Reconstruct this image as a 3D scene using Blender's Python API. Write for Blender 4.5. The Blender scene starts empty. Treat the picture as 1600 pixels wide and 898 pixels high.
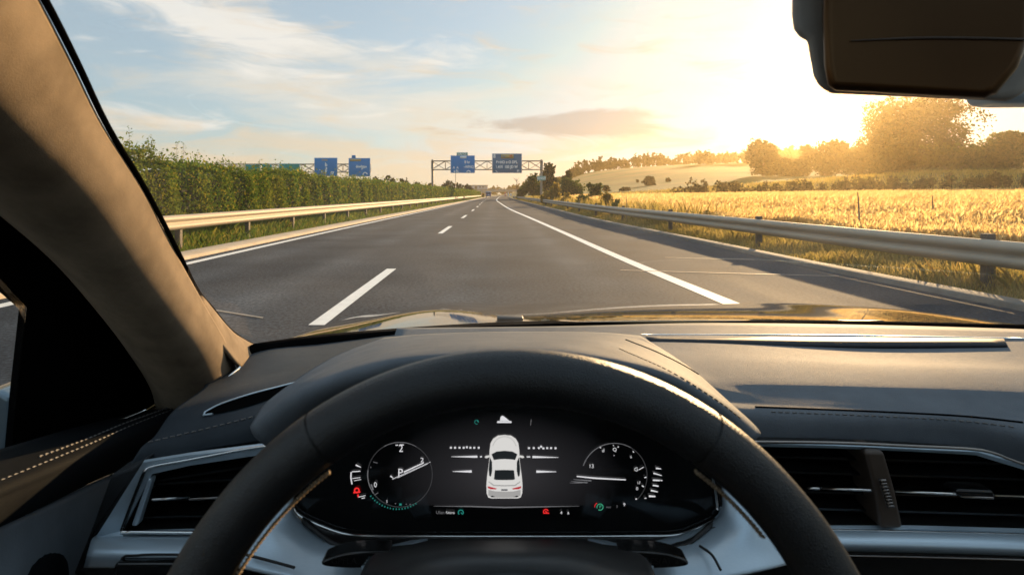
import bpy, bmesh, math, random
import numpy as np
from mathutils import Vector, Matrix

random.seed(7)
RNG = np.random.default_rng(11)
scene = bpy.context.scene
COL = scene.collection
F, CX, CY, H = 1000.0, 775.0, 303.0, 1.2          # focal length in px, principal axis, eye height


def P(px, py, Y):
    """the point at distance Y ahead that is seen at a photo pixel"""
    return Vector(((px - CX) / F * Y, Y, H + (CY - py) / F * Y))


SKY_STRENGTH, SKY_GLOW, SKY_GLOW2 = .054, 4.0, .5
CLOUD_A, CLOUD_B, CLOUD_C, CLOUD_G = (7.4, 7.0, 6.2), (8.2, 7.9, 7.4), (7.4, 6.0, 4.4), (4.2, 4.0, 3.8)
OVERHEAD_FILL = (6.2, 8.2, 10.0)
HAZE, EXPOSURE = .00014, 1.1

# ------------------------------------------------------------------ materials
def nd(nt, t, **kw):
    n = nt.nodes.new(t)
    for k, v in kw.items():
        setattr(n, k, v)
    return n


def ramp(nt, fac, stops):
    r = nt.nodes.new('ShaderNodeValToRGB')
    e = r.color_ramp.elements
    while len(e) < len(stops):
        e.new(0.5)
    for el, (p, c) in zip(e, stops):
        el.position = p
        el.color = (*c, 1) if len(c) == 3 else c
    nt.links.new(fac, r.inputs[0])
    return r.outputs[0]


def mat(name, col, rough=.6, metal=0.0, col2=None, scale=8.0, detail=6, bump=0.0, bscale=200.0, stretch=None,
        coat=0.0, spec=.5, sheen=0.0, rough2=None, voronoi=False):
    m = bpy.data.materials.new(name)
    m.use_nodes = True
    nt = m.node_tree
    b = nt.nodes['Principled BSDF']
    b.inputs['Base Color'].default_value = (*col, 1)
    b.inputs['Roughness'].default_value = rough
    b.inputs['Metallic'].default_value = metal
    b.inputs['Coat Weight'].default_value = coat
    b.inputs['Coat Roughness'].default_value = .04
    b.inputs['Specular IOR Level'].default_value = spec
    b.inputs['Sheen Weight'].default_value = sheen
    tc = nd(nt, 'ShaderNodeTexCoord')
    vec = tc.outputs['Object']
    if stretch:
        mp = nd(nt, 'ShaderNodeMapping')
        mp.inputs['Scale'].default_value = stretch
        nt.links.new(vec, mp.inputs[0])
        vec = mp.outputs[0]
    if col2:
        n = nd(nt, 'ShaderNodeTexNoise')
        n.inputs['Scale'].default_value = scale
        n.inputs['Detail'].default_value = detail
        n.inputs['Roughness'].default_value = .65
        nt.links.new(vec, n.inputs['Vector'])
        c = ramp(nt, n.outputs[0], [(.32, col), (.68, col2)])
        nt.links.new(c, b.inputs['Base Color'])
        if rough2 is not None:
            mr = nd(nt, 'ShaderNodeMapRange')
            mr.inputs[1].default_value, mr.inputs[2].default_value = .3, .7
            mr.inputs[3].default_value, mr.inputs[4].default_value = rough, rough2
            nt.links.new(n.outputs[0], mr.inputs[0])
            nt.links.new(mr.outputs[0], b.inputs['Roughness'])
    if bump:
        if voronoi:
            n2 = nd(nt, 'ShaderNodeTexVoronoi', feature='DISTANCE_TO_EDGE')
        else:
            n2 = nd(nt, 'ShaderNodeTexNoise')
            n2.inputs['Detail'].default_value = 4
        n2.inputs['Scale'].default_value = bscale
        nt.links.new(tc.outputs['Object'], n2.inputs['Vector'])
        bp = nd(nt, 'ShaderNodeBump')
        bp.inputs['Strength'].default_value = bump
        bp.inputs['Distance'].default_value = .002 if bscale > 60 else .02
        nt.links.new(n2.outputs[0], bp.inputs['Height'])
        nt.links.new(bp.outputs[0], b.inputs['Normal'])
    return m


def leaf_mat(name, cols, trans=.45, rough=.6, patch=None):
    """leaves: colour differs from leaf to leaf and from clump to clump; light passes through"""
    m = bpy.data.materials.new(name)
    m.use_nodes = True
    nt = m.node_tree
    nt.nodes.remove(nt.nodes['Principled BSDF'])
    out = nt.nodes['Material Output']
    g = nd(nt, 'ShaderNodeNewGeometry')
    c = ramp(nt, g.outputs['Random Per Island'], [(i / (len(cols) - 1), k) for i, k in enumerate(cols)])
    if patch:
        n = nd(nt, 'ShaderNodeTexNoise')
        n.inputs['Scale'].default_value = patch[0]
        n.inputs['Detail'].default_value = 3
        tc = nd(nt, 'ShaderNodeTexCoord')
        nt.links.new(tc.outputs['Object'], n.inputs['Vector'])
        fac = ramp(nt, n.outputs[0], [(.42, (0, 0, 0)), (.62, (1, 1, 1))])
        mx = nd(nt, 'ShaderNodeMix', data_type='RGBA')
        mx.inputs['B'].default_value = (*patch[1], 1)
        nt.links.new(fac, mx.inputs['Factor'])
        nt.links.new(c, mx.inputs['A'])
        mx2 = nd(nt, 'ShaderNodeMix', data_type='RGBA')
        mx2.inputs['Factor'].default_value = .5
        nt.links.new(c, mx2.inputs['A'])
        nt.links.new(mx.outputs['Result'], mx2.inputs['B'])
        c = mx2.outputs['Result']
    d = nd(nt, 'ShaderNodeBsdfDiffuse')
    t = nd(nt, 'ShaderNodeBsdfTranslucent')
    s = nd(nt, 'ShaderNodeMixShader')
    s.inputs[0].default_value = trans
    nt.links.new(c, d.inputs[0])
    nt.links.new(c, t.inputs[0])
    nt.links.new(d.outputs[0], s.inputs[1])
    nt.links.new(t.outputs[0], s.inputs[2])
    nt.links.new(s.outputs[0], out.inputs[0])
    return m


def emit(name, col, strength):
    m = bpy.data.materials.new(name)
    m.use_nodes = True
    b = m.node_tree.nodes['Principled BSDF']
    b.inputs['Base Color'].default_value = (.01, .01, .01, 1)
    b.inputs['Emission Color'].default_value = (*col, 1)
    b.inputs['Emission Strength'].default_value = strength
    b.inputs['Roughness'].default_value = .3
    return m


def glass(name, refl, tint, dust=0.0):
    m = bpy.data.materials.new(name)
    m.use_nodes = True
    nt = m.node_tree
    nt.nodes.remove(nt.nodes['Principled BSDF'])
    out = nt.nodes['Material Output']
    t = nd(nt, 'ShaderNodeBsdfTransparent')
    t.inputs[0].default_value = (*tint, 1)
    g = nd(nt, 'ShaderNodeBsdfGlossy')
    g.inputs['Roughness'].default_value = 0.02
    s = nd(nt, 'ShaderNodeMixShader')
    lw = nd(nt, 'ShaderNodeLayerWeight')
    lw.inputs[0].default_value = .5
    mr = nd(nt, 'ShaderNodeMapRange')
    mr.inputs[3].default_value, mr.inputs[4].default_value = refl * .5, refl * 2.5
    nt.links.new(lw.outputs['Facing'], mr.inputs[0])
    nt.links.new(mr.outputs[0], s.inputs[0])
    nt.links.new(t.outputs[0], s.inputs[1])
    nt.links.new(g.outputs[0], s.inputs[2])
    if dust:
        n = nd(nt, 'ShaderNodeTexNoise')
        n.inputs['Scale'].default_value = 5
        n.inputs['Detail'].default_value = 7
        n.inputs['Distortion'].default_value = 1.2
        tc = nd(nt, 'ShaderNodeTexCoord')
        nt.links.new(tc.outputs['Object'], n.inputs['Vector'])
        m2 = nd(nt, 'ShaderNodeMapRange')
        m2.inputs[1].default_value, m2.inputs[2].default_value = .35, .75
        m2.inputs[3].default_value, m2.inputs[4].default_value = dust * .25, dust
        nt.links.new(n.outputs[0], m2.inputs[0])
        tl = nd(nt, 'ShaderNodeBsdfTranslucent')
        tl.inputs[0].default_value = (.8, .8, .8, 1)
        s2 = nd(nt, 'ShaderNodeMixShader')
        nt.links.new(m2.outputs[0], s2.inputs[0])
        nt.links.new(s.outputs[0], s2.inputs[1])
        nt.links.new(tl.outputs[0], s2.inputs[2])
        s = s2
    nt.links.new(s.outputs[0], out.inputs[0])
    return m


M = {
    'leather': mat('dark_leather', (.020, .022, .024), .55, col2=(.03, .032, .035), scale=30, bump=.35, bscale=900, voronoi=True, spec=.2),
    'dash': mat('dash_leather', (.105, .118, .134), .72, col2=(.132, .147, .165), scale=22, bump=.3, bscale=700, voronoi=True, spec=.06),
    'doorleather': mat('door_leather', (.006, .007, .009), .75, col2=(.009, .0105, .012), scale=30, bump=.35, bscale=900, voronoi=True, spec=.04),
    'dashdark': mat('dash_dark_leather', (.027, .034, .042), .62, col2=(.038, .047, .057), scale=22, bump=.4, bscale=700, voronoi=True, spec=.15),
    'wheel': mat('wheel_leather', (.007, .0075, .0085), .42, col2=(.012, .0125, .0135), scale=60, bump=.3, bscale=900, voronoi=True, spec=.5),
    'black': mat('black_plastic', (.008, .008, .008), .5, col2=(.013, .013, .013), scale=40, bump=.1, bscale=600),
    'blackcloth': mat('black_cloth', (.0025, .0025, .0027), .95, col2=(.004, .004, .0042), scale=40, spec=0),
    'slot': mat('slot_plastic', (.02, .023, .028), .6, col2=(.03, .033, .038), scale=60, spec=.2),
    'gloss': mat('black_gloss', (.006, .006, .006), .12, col2=(.009, .009, .009), scale=9),
    'pillar': mat('pillar_cloth', (.17, .13, .09), .9, col2=(.26, .20, .14), scale=22, bump=.12, bscale=700, spec=.1),
    'trim': mat('satin_trim', (.48, .60, .69), .38, metal=.5, col2=(.54, .65, .74), scale=50, stretch=(1, 30, 30)),
    'chrome': mat('chrome', (.75, .75, .74), .14, metal=1.0, col2=(.82, .82, .8), scale=9),
    'dimchrome': mat('dark_chrome', (.22, .2, .19), .25, metal=1.0, col2=(.3, .28, .26), scale=9),
    'thread': mat('thread', (.15, .145, .14), .9, col2=(.2, .19, .18), scale=300),
    'thread2': mat('brown_thread', (.17, .12, .07), .9, col2=(.23, .165, .1), scale=300),
    'doorcard': mat('door_panel', (.11, .13, .15), .5, col2=(.14, .165, .19), scale=14, bump=.15, bscale=500),
    'paint': mat('car_paint', (.105, .07, .028), .05, metal=.9, col2=(.125, .085, .035), scale=300, coat=.0),
    'brownplast': mat('brown_plastic', (.05, .035, .026), .4, col2=(.07, .05, .037), scale=20),
    'mirrorglass': mat('mirror_glass', (.085, .042, .015), .3, metal=.8, col2=(.06, .029, .01), scale=7, detail=1),
    'mirrorhouse': mat('mirror_housing', (.26, .23, .20), .5, col2=(.32, .29, .25), scale=30),
    'glassw': glass('windscreen_glass', .03, (.985, .99, .985), .03),
    'glasss': glass('side_glass', .03, (.9, .92, .92)),
    'glassr': glass('roof_fill_glass', .05, (.9, .93, .95)),
    'lining': mat('headliner_cloth', (.10, .095, .09), .9, col2=(.13, .125, .12), scale=60, bump=.2, bscale=400),
    'steel': mat('galvanised_steel', (.33, .28, .22), .62, metal=.2, col2=(.42, .36, .28), scale=2.5, rough2=.75, stretch=(1, .25, 1), spec=.3),
    'post': mat('rail_post_steel', (.06, .052, .045), .75, metal=.2, col2=(.10, .08, .06), scale=9, bump=.3, bscale=30),
    'gantry': mat('gantry_steel', (.27, .24, .21), .6, metal=.5, col2=(.36, .31, .27), scale=3),
    'signblue': mat('sign_blue', (.004, .19, .52), .5, col2=(.008, .22, .57), scale=.8),
    'signgrey': mat('sign_weathered', (.055, .15, .27), .5, col2=(.065, .17, .30), scale=.6),
    'signgreen': mat('sign_green', (.008, .24, .22), .5, col2=(.012, .28, .26), scale=.8),
    'signwhite': mat('sign_white', (.86, .88, .88), .5, col2=(.92, .92, .92), scale=4),
    'signtan': mat('sign_tan', (.42, .31, .12), .5, col2=(.5, .38, .17), scale=4),
    'signred': mat('sign_red', (.6, .06, .04), .5, col2=(.7, .09, .06), scale=4),
    'concrete': mat('concrete', (.36, .34, .31), .9, col2=(.48, .45, .41), scale=1.2, bump=.2, bscale=20),
    'kerbsand': mat('kerb_concrete_sandy', (.42, .33, .23), .9, col2=(.55, .45, .33), scale=2.5, bump=.4, bscale=25),
    'kerbgrey': mat('kerb_concrete', (.10, .092, .08), .9, col2=(.17, .155, .135), scale=2.2, bump=.4, bscale=25),
    'white': mat('road_paint', (.66, .66, .63), .6, col2=(.82, .82, .79), scale=6, detail=9, bump=.3, bscale=120),
    'lightline': mat('painted_light_line', (.22, .2, .17), .7, col2=(.36, .32, .27), scale=7, detail=8),
    'bark': mat('bark', (.07, .05, .035), .9, col2=(.12, .09, .06), scale=6, bump=.5, bscale=12),
    'wood': mat('weathered_wood', (.16, .12, .085), .85, col2=(.24, .19, .13), scale=6, stretch=(6, 6, .6)),
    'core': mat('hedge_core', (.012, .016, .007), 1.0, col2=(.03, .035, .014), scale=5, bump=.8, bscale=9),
    'vanblue': mat('van_blue', (.02, .13, .34), .35, col2=(.03, .16, .38), scale=2, coat=.5),
    'tyre': mat('tyre_rubber', (.02, .02, .02), .85, col2=(.03, .03, .03), scale=20),
    'darkglass': mat('dark_window', (.01, .012, .014), .08, col2=(.016, .018, .02), scale=3),
    'warehouse': mat('warehouse_cladding', (.30, .33, .36), .6, col2=(.36, .39, .42), scale=.6, stretch=(8, 1, .3)),
    'redlamp': emit('red_symbol', (1, .03, .03), 0.450),
    'tealsym': emit('teal_symbol', (.05, .6, .5), 0.175),
    'greensym': emit('green_symbol', (.1, .8, .45), 0.200),
    'whitesym': emit('white_symbol', (.93, .92, .95), 0.375),
    'greysym': emit('grey_symbol', (.85, .85, .9), 0.080),
    'dimsym': emit('dim_symbol', (.85, .85, .9), 0.025),
    'carwhite': emit('screen_car_white', (.88, .86, .83), 0.360),
    'carshade': emit('screen_car_shade', (.8, .78, .76), 0.210),
    'cardark': emit('screen_car_window', (.1, .12, .13), 0.060),
    'carred': emit('screen_car_lamp', (.75, .03, .05), 0.275),
}

LEAF = {
    'hedge': leaf_mat('hedge_leaves', [(.05, .10, .016), (.085, .16, .024), (.18, .22, .034), (.11, .19, .028), (.44, .33, .05)], .4, patch=(.55, (.17, .18, .03))),
    'tree': leaf_mat('tree_leaves', [(.028, .036, .008), (.045, .055, .012), (.075, .072, .014)], .28),
    'bush': leaf_mat('bush_leaves', [(.045, .07, .014), (.08, .105, .02), (.13, .14, .028)], .55),
    'gold': leaf_mat('golden_leaves', [(.24, .18, .03), (.38, .26, .04), (.14, .15, .03)], .6),
    'far': leaf_mat('far_leaves', [(.035, .042, .010), (.05, .055, .014), (.07, .07, .018)], .3),
    'wheat': leaf_mat('wheat_straw', [(.66, .46, .17), (.80, .59, .25), (.90, .70, .35)], .75),
    'dry': leaf_mat('dry_grass', [(.36, .27, .07), (.50, .36, .11), (.24, .21, .045), (.34, .28, .06), (.58, .43, .16)], .62),
    'green': leaf_mat('green_grass', [(.07, .13, .02), (.11, .18, .028), (.17, .20, .035), (.28, .24, .055)], .45),
    'scrub': leaf_mat('scrub_leaves', [(.09, .07, .025), (.13, .10, .035), (.07, .07, .02)], .4),
}


# ------------------------------------------------------------------ object helpers
def link(name, me, m, parent=None):
    o = bpy.data.objects.new(name, me)
    COL.objects.link(o)
    if m is not None:
        me.materials.append(m)
    if parent is not None:
        o.parent = parent
        o.matrix_parent_inverse = Matrix.Translation(-parent.location)
    return o


def tag(o, label=None, cat=None, group=None, kind=None):
    for k, v in (('label', label), ('category', cat), ('group', group), ('kind', kind)):
        if v:
            o[k] = v
    return o


def thing(name, label, cat, loc=(0, 0, 0), group=None):
    o = bpy.data.objects.new(name, None)
    COL.objects.link(o)
    o.location = loc
    o.empty_display_size = .2
    bpy.context.view_layer.update()
    return tag(o, label, cat, group)


def mesh_np(name, v, f, m, parent=None, smooth=False):
    v = np.asarray(v, dtype=np.float32).reshape(-1, 3)
    f = np.asarray(f, dtype=np.int32)
    me = bpy.data.meshes.new(name)
    k = f.shape[1]
    me.vertices.add(len(v))
    me.vertices.foreach_set('co', v.ravel())
    me.loops.add(f.size)
    me.loops.foreach_set('vertex_index', f.ravel())
    me.polygons.add(len(f))
    me.polygons.foreach_set('loop_start', np.arange(0, f.size, k, dtype=np.int32))
    me.polygons.foreach_set('loop_total', np.full(len(f), k, dtype=np.int32))
    if smooth:
        me.polygons.foreach_set('use_smooth', np.ones(len(f), dtype=bool))
    me.update()
    me.validate()
    return link(name, me, m, parent)


def bm_obj(name, bm, m, parent=None, smooth=False):
    me = bpy.data.meshes.new(name)
    if smooth:
        for f in bm.faces:
            f.smooth = True
    bm.to_mesh(me)
    bm.free()
    return link(name, me, m, parent)


def cat_rom(pts, n):
    pts = [np.array(p, dtype=float) for p in pts]
    if len(pts) == 2:
        return np.array([pts[0] + (pts[1] - pts[0]) * t for t in np.linspace(0, 1, n)])
    a = np.array([2 * pts[0] - pts[1]] + pts + [2 * pts[-1] - pts[-2]])
    seg = np.linalg.norm(np.diff(np.array(pts), axis=0), axis=1)
    cum = np.concatenate([[0], np.cumsum(seg)])
    out = []
    for s in np.linspace(0, cum[-1], n):
        i = int(min(max(np.searchsorted(cum, s) - 1, 0), len(seg) - 1))
        t = (s - cum[i]) / max(seg[i], 1e-9)
        p0, p1, p2, p3 = a[i], a[i + 1], a[i + 2], a[i + 3]
        out.append(.5 * (2 * p1 + (p2 - p0) * t + (2 * p0 - 5 * p1 + 4 * p2 - p3) * t * t + (3 * p1 - p0 - 3 * p2 + p3) * t ** 3))
    return np.array(out)


def loft(name, rows, m, parent, nu=40, nv=5, thick=.004, world=False):
    """a smooth skin through rows of points; nv steps between neighbouring rows"""
    R = [cat_rom([p if world else P(*p) for p in r], nu) for r in rows]
    n = (len(rows) - 1) * nv + 1
    G = np.zeros((n, nu, 3))
    for j in range(nu):
        col = [r[j] for r in R]
        a = np.array([2 * col[0] - col[1]] + col + [2 * col[-1] - col[-2]])
        for q in range(n):
            i = min(q // nv, len(rows) - 2)
            t = q / nv - i
            p0, p1, p2, p3 = a[i], a[i + 1], a[i + 2], a[i + 3]
            G[q, j] = .5 * (2 * p1 + (p2 - p0) * t + (2 * p0 - 5 * p1 + 4 * p2 - p3) * t * t + (3 * p1 - p0 - 3 * p2 + p3) * t ** 3)
    idx = np.arange(n * nu).reshape(n, nu)
    f = np.stack([idx[:-1, :-1], idx[1:, :-1], idx[1:, 1:], idx[:-1, 1:]], -1).reshape(-1, 4)
    o = mesh_np(name, G, f, m, parent, True)
    if thick:
        s = o.modifiers.new('solid', 'SOLIDIFY')
        s.thickness = thick
        s.offset = 0
    return o


def tube_geo(pts, r, seg=8, n=None, caps=True, flat=None):
    """verts and quads of a tube; r is a number or one per point"""
    c = cat_rom(pts, n) if n else np.array([np.array(p, dtype=float) for p in pts])
    k = len(c)
    rr = np.full(k, r, dtype=float) if np.isscalar(r) else np.interp(np.linspace(0, 1, k), np.linspace(0, 1, len(r)), r)
    T = np.gradient(c, axis=0)
    T /= np.linalg.norm(T, axis=1)[:, None] + 1e-12
    up = np.array([0, 0, 1.0]) if abs(T[0][2]) < .9 else np.array([1.0, 0, 0])
    v = []
    u = np.cross(T[0], up)
    u /= np.linalg.norm(u)
    for i in range(k):
        u = u - T[i] * np.dot(u, T[i])
        u /= np.linalg.norm(u) + 1e-12
        w = np.cross(T[i], u)
        for s in range(seg):
            a = 2 * math.pi * s / seg
            v.append(c[i] + rr[i] * (math.cos(a) * u + math.sin(a) * w))
    f = []
    for i in range(k - 1):
        for s in range(seg):
            s2 = (s + 1) % seg
            f.append((i * seg + s, i * seg + s2, (i + 1) * seg + s2, (i + 1) * seg + s))
    v = list(v)
    if caps:
        for e, base in ((0, 0), (k - 1, (k - 1) * seg)):
            v.append(c[e])
            ci = len(v) - 1
            for s in range(0, seg, 2):
                q = (base + s, base + (s + 1) % seg, base + (s + 2) % seg, ci)
                f.append(q if e == 0 else q[::-1])
    return np.array(v), np.array(f)


class Geo:
    """collects quads of one part"""
    def __init__(self):
        self.v, self.f, self.n = [], [], 0

    def add(self, v, f):
        self.v.append(np.asarray(v, dtype=float).reshape(-1, 3))
        self.f.append(np.asarray(f, dtype=int) + self.n)
        self.n += len(self.v[-1])
        return self

    def tube(self, pts, r, seg=8, n=None):
        return self.add(*tube_geo(pts, r, seg, n))

    def box(self, c, s, rot=None):
        c = np.array(c, dtype=float)
        s = np.array(s, dtype=float) / 2
        v = np.array([[x, y, z] for x in (-1, 1) for y in (-1, 1) for z in (-1, 1)], dtype=float) * s
        if rot is not None:
            v = v @ np.array(Matrix(rot).to_3x3()).T
        return self.add(v + c, [(0, 1, 3, 2), (4, 6, 7, 5), (0, 4, 5, 1), (2, 3, 7, 6), (0, 2, 6, 4), (1, 5, 7, 3)])

    def obj(self, name, m, parent=None, smooth=False, bevel=0):
        o = mesh_np(name, np.concatenate(self.v), np.concatenate(self.f), m, parent, smooth)
        if bevel:
            b = o.modifiers.new('bevel', 'BEVEL')
            b.width = bevel
            b.segments = 2
            b.limit_method = 'ANGLE'
        return o


def prism(name, outline, Y0, Y1, m, parent, bevel=0.0, smooth_n=0, seg=3, shift=(0, 0)):
    """a plate with depth: a closed outline seen at distance Y0, going back to Y1"""
    pts = [P(a, b, Y0) for a, b in outline]
    if smooth_n:
        q = pts + [pts[0]]
        pts = [Vector(p) for p in cat_rom(q, smooth_n + 1)[:-1]]
    bm = bmesh.new()
    fr = [bm.verts.new(p) for p in pts]
    bk = [bm.verts.new(p + Vector((shift[0], Y1 - Y0, shift[1]))) for p in pts]
    bm.faces.new(fr)
    bm.faces.new(bk[::-1])
    k = len(pts)
    for i in range(k):
        bm.faces.new((fr[i], bk[i], bk[(i + 1) % k], fr[(i + 1) % k]))
    bmesh.ops.recalc_face_normals(bm, faces=bm.faces)
    o = bm_obj(name, bm, m, parent)
    if bevel:
        b = o.modifiers.new('bevel', 'BEVEL')
        b.width = bevel
        b.segments = seg
        b.limit_method = 'ANGLE'
        b.angle_limit = math.radians(40)
        for p in o.data.polygons:
            p.use_smooth = True
        o.modifiers.new('wn', 'WEIGHTED_NORMAL').keep_sharp = True
    return o


def leaves_geo(c, size, up=0.0, aspect=.5):
    """one rhombic leaf per centre, turned at random"""
    n = len(c)
    a = RNG.normal(size=(n, 3))
    a[:, 2] += up
    a /= np.linalg.norm(a, axis=1)[:, None]
    b = np.cross(a, RNG.normal(size=(n, 3)))
    b /= np.linalg.norm(b, axis=1)[:, None] + 1e-9
    s = np.asarray(size)
    s = (np.full(n, s) if s.ndim == 0 else s)[:, None]
    v = np.stack([c + a * s, c + b * s * aspect, c - a * s, c - b * s * aspect], 1).reshape(-1, 3)
    return v, np.arange(4 * n).reshape(n, 4)


# ------------------------------------------------------------------ road layout (metres ahead -> metres aside)
def hermite(tab):
    X, Yv = np.array([t[0] for t in tab], float), np.array([t[1] for t in tab], float)
    d = np.gradient(Yv, X)

    def g(x):
        x = np.asarray(x, dtype=float)
        i = np.clip(np.searchsorted(X, x) - 1, 0, len(X) - 2)
        h = X[i + 1] - X[i]
        t = np.clip((x - X[i]) / h, 0, 1)
        return ((2 * t ** 3 - 3 * t ** 2 + 1) * Yv[i] + (t ** 3 - 2 * t ** 2 + t) * h * d[i] +
                (-2 * t ** 3 + 3 * t ** 2) * Yv[i + 1] + (t ** 3 - t ** 2) * h * d[i + 1])
    return g


xR = hermite([(-40, 2.8), (0, 2.72), (6.7, 2.58), (10, 2.42), (20.7, 2.07), (33, 1.67), (46.6, 1.2), (60, .9), (80, .6), (109, .2), (140, .15), (171, .43), (267, 1.6), (400, 4.2), (706, 12), (1380, 34)])
xL = hermite([(-40, -5.3), (0, -5.3), (20, -5.3), (30, -5.2), (44, -4.98), (76, -4.74), (109, -4.45), (171, -3.9), (267, -2.9), (400, -.5), (706, 6.5), (1380, 28)])
xC = hermite([(-40, -1.6), (0, -1.6), (10, -1.67), (40, -1.68), (60, -1.74), (109, -2.1), (171, -1.75), (267, -.7), (400, 1.8), (706, 9.2), (1380, 31)])
xK = hermite([(-40, 5.6), (0, 5.5), (6.5, 5.38), (9.3, 5.17), (15.4, 4.95), (28.6, 4.4), (49, 4.25), (83, 4.1), (170, 4.0), (267, 5.2), (400, 7.8), (706, 15.6), (1380, 38)])


def sstep(x, a, b):
    t = np.clip((np.asarray(x, float) - a) / (b - a), 0, 1)
    return t * t * (3 - 2 * t)


def ground_z(x, Y):
    x, Y = np.asarray(x, float), np.asarray(Y, float)
    dr = x - (xK(np.clip(Y, -40, 1380)) + .3)
    dl = (xL(np.clip(Y, -40, 1380)) - .9) - x
    z = np.full(np.broadcast(x, Y).shape, -.06)
    z = z + .10 * sstep(dr, 0, .6) + .013 * np.clip(dr - 2, 0, 80) * (Y > -1e3)
    z = z + .10 * sstep(dl, 0, .6)
    bank = np.clip((x - 14) / 62, 0, 1.15) * 3.7 * sstep(Y, 96, 124)
    hill = 25 * (1 - np.exp(-np.clip(x - 4 - .012 * Y, 0, None) / 75)) * sstep(Y, 120, 600)
    fall = 1 - .6 * sstep(Y, 700, 1300)
    return z + bank + hill * fall


YS = np.concatenate([np.arange(-40, 60, 1.0), np.arange(60, 200, 4.0), np.arange(200, 700, 12.0), np.arange(700, 1381, 34.0)])


def strip(name, left, right, z, m, label=None, cat=None, y0=-40, y1=1380, skirt=None, nx=2):
    ys = YS[(YS >= y0) & (YS <= y1)]
    if len(ys) < 2 or ys[0] > y0 + 1e-6:
        ys = np.concatenate([[y0], ys])
    if ys[-1] < y1 - 1e-6:
        ys = np.concatenate([ys, [y1]])
    L, R = left(ys), right(ys)
    if skirt is None:
        rows = [np.stack([L + (R - L) * t, ys, np.full_like(ys, z)], 1) for t in np.linspace(0, 1, nx)]
    else:
        rows = [np.stack([L, ys, np.full_like(ys, skirt)], 1), np.stack([L + .015, ys, np.full_like(ys, z - .012)], 1), np.stack([L + .04, ys, np.full_like(ys, z)], 1),
                np.stack([R - .04, ys, np.full_like(ys, z)], 1), np.stack([R - .015, ys, np.full_like(ys, z - .012)], 1), np.stack([R, ys, np.full_like(ys, skirt)], 1)]
    G = np.stack(rows, 1)
    n, k = G.shape[:2]
    idx = np.arange(n * k).reshape(n, k)
    f = np.stack([idx[:-1, :-1], idx[:-1, 1:], idx[1:, 1:], idx[1:, :-1]], -1).reshape(-1, 4)
    o = mesh_np(name, G, f, m, None, skirt is None)
    o['kind'] = 'structure'
    return tag(o, label, cat)


# ------------------------------------------------------------------ ground
def ground_mat():
    m = bpy.data.materials.new('ground_fields')
    m.use_nodes = True
    nt = m.node_tree
    b = nt.nodes['Principled BSDF']
    b.inputs['Roughness'].default_value = 1
    b.inputs['Specular IOR Level'].default_value = .1
    tc = nd(nt, 'ShaderNodeTexCoord')
    sep = nd(nt, 'ShaderNodeSeparateXYZ')
    nt.links.new(tc.outputs['Object'], sep.inputs[0])
    n1 = nd(nt, 'ShaderNodeTexNoise')
    n1.inputs['Scale'].default_value = .35
    n1.inputs['Detail'].default_value = 8
    nt.links.new(tc.outputs['Object'], n1.inputs['Vector'])
    grass = ramp(nt, n1.outputs[0], [(.3, (.09, .085, .025)), (.55, (.17, .14, .05)), (.75, (.24, .18, .07))])
    # fields on the hill: long plots that follow the slope
    mp = nd(nt, 'ShaderNodeMapping')
    mp.inputs['Scale'].default_value = (.006, .011, 0)
    mp.inputs['Rotation'].default_value = (0, 0, .35)
    nt.links.new(tc.outputs['Object'], mp.inputs[0])
    vo = nd(nt, 'ShaderNodeTexVoronoi')
    vo.inputs['Scale'].default_value = 1.6
    nt.links.new(mp.outputs[0], vo.inputs['Vector'])
    sp = nd(nt, 'ShaderNodeSeparateColor')
    nt.links.new(vo.outputs['Color'], sp.inputs[0])
    plots = ramp(nt, sp.outputs[0], [(.0, (.07, .085, .024)), (.35, (.05, .078, .022)), (.6, (.12, .108, .036)), (1, (.085, .09, .03))])
    n2 = nd(nt, 'ShaderNodeTexNoise')
    n2.inputs['Scale'].default_value = .03
    n2.inputs['Detail'].default_value = 7
    nt.links.new(tc.outputs['Object'], n2.inputs['Vector'])
    var = ramp(nt, n2.outputs[0], [(.3, (.7, .7, .7)), (.7, (1.2, 1.2, 1.2))])
    mul = nd(nt, 'ShaderNodeMix', data_type='RGBA', blend_type='MULTIPLY')
    mul.inputs['Factor'].default_value = 1
    nt.links.new(plots, mul.inputs['A'])
    nt.links.new(var, mul.inputs['B'])
    mr = nd(nt, 'ShaderNodeMapRange')
    mr.inputs[1].default_value, mr.inputs[2].default_value = 122, 130
    nt.links.new(sep.outputs[1], mr.inputs[0])
    mx = nd(nt, 'ShaderNodeMix', data_type='RGBA')
    nt.links.new(mr.outputs[0], mx.inputs['Factor'])
    nt.links.new(grass, mx.inputs['A'])
    nt.links.new(mul.outputs['Result'], mx.inputs['B'])
    nt.links.new(mx.outputs['Result'], b.inputs['Base Color'])
    return m


gx = np.concatenate([np.arange(-600, -40, 40), np.arange(-40, -8, 4), np.arange(-8, 12, .5), np.arange(12, 60, 2.5), np.arange(60, 240, 9), np.arange(240, 901, 30)])
gy = YS
GX, GY = np.meshgrid(gx, gy)
GZ = ground_z(GX, GY)
idx = np.arange(GX.size).reshape(GX.shape)
gf = np.stack([idx[:-1, :-1], idx[:-1, 1:], idx[1:, 1:], idx[1:, :-1]], -1).reshape(-1, 4)
ground = mesh_np('ground', np.stack([GX, GY, GZ], -1), gf, ground_mat(), None, True)
tag(ground, 'grassy ground with pale fields rising to a low hill on the right', 'ground', kind='structure')


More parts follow.
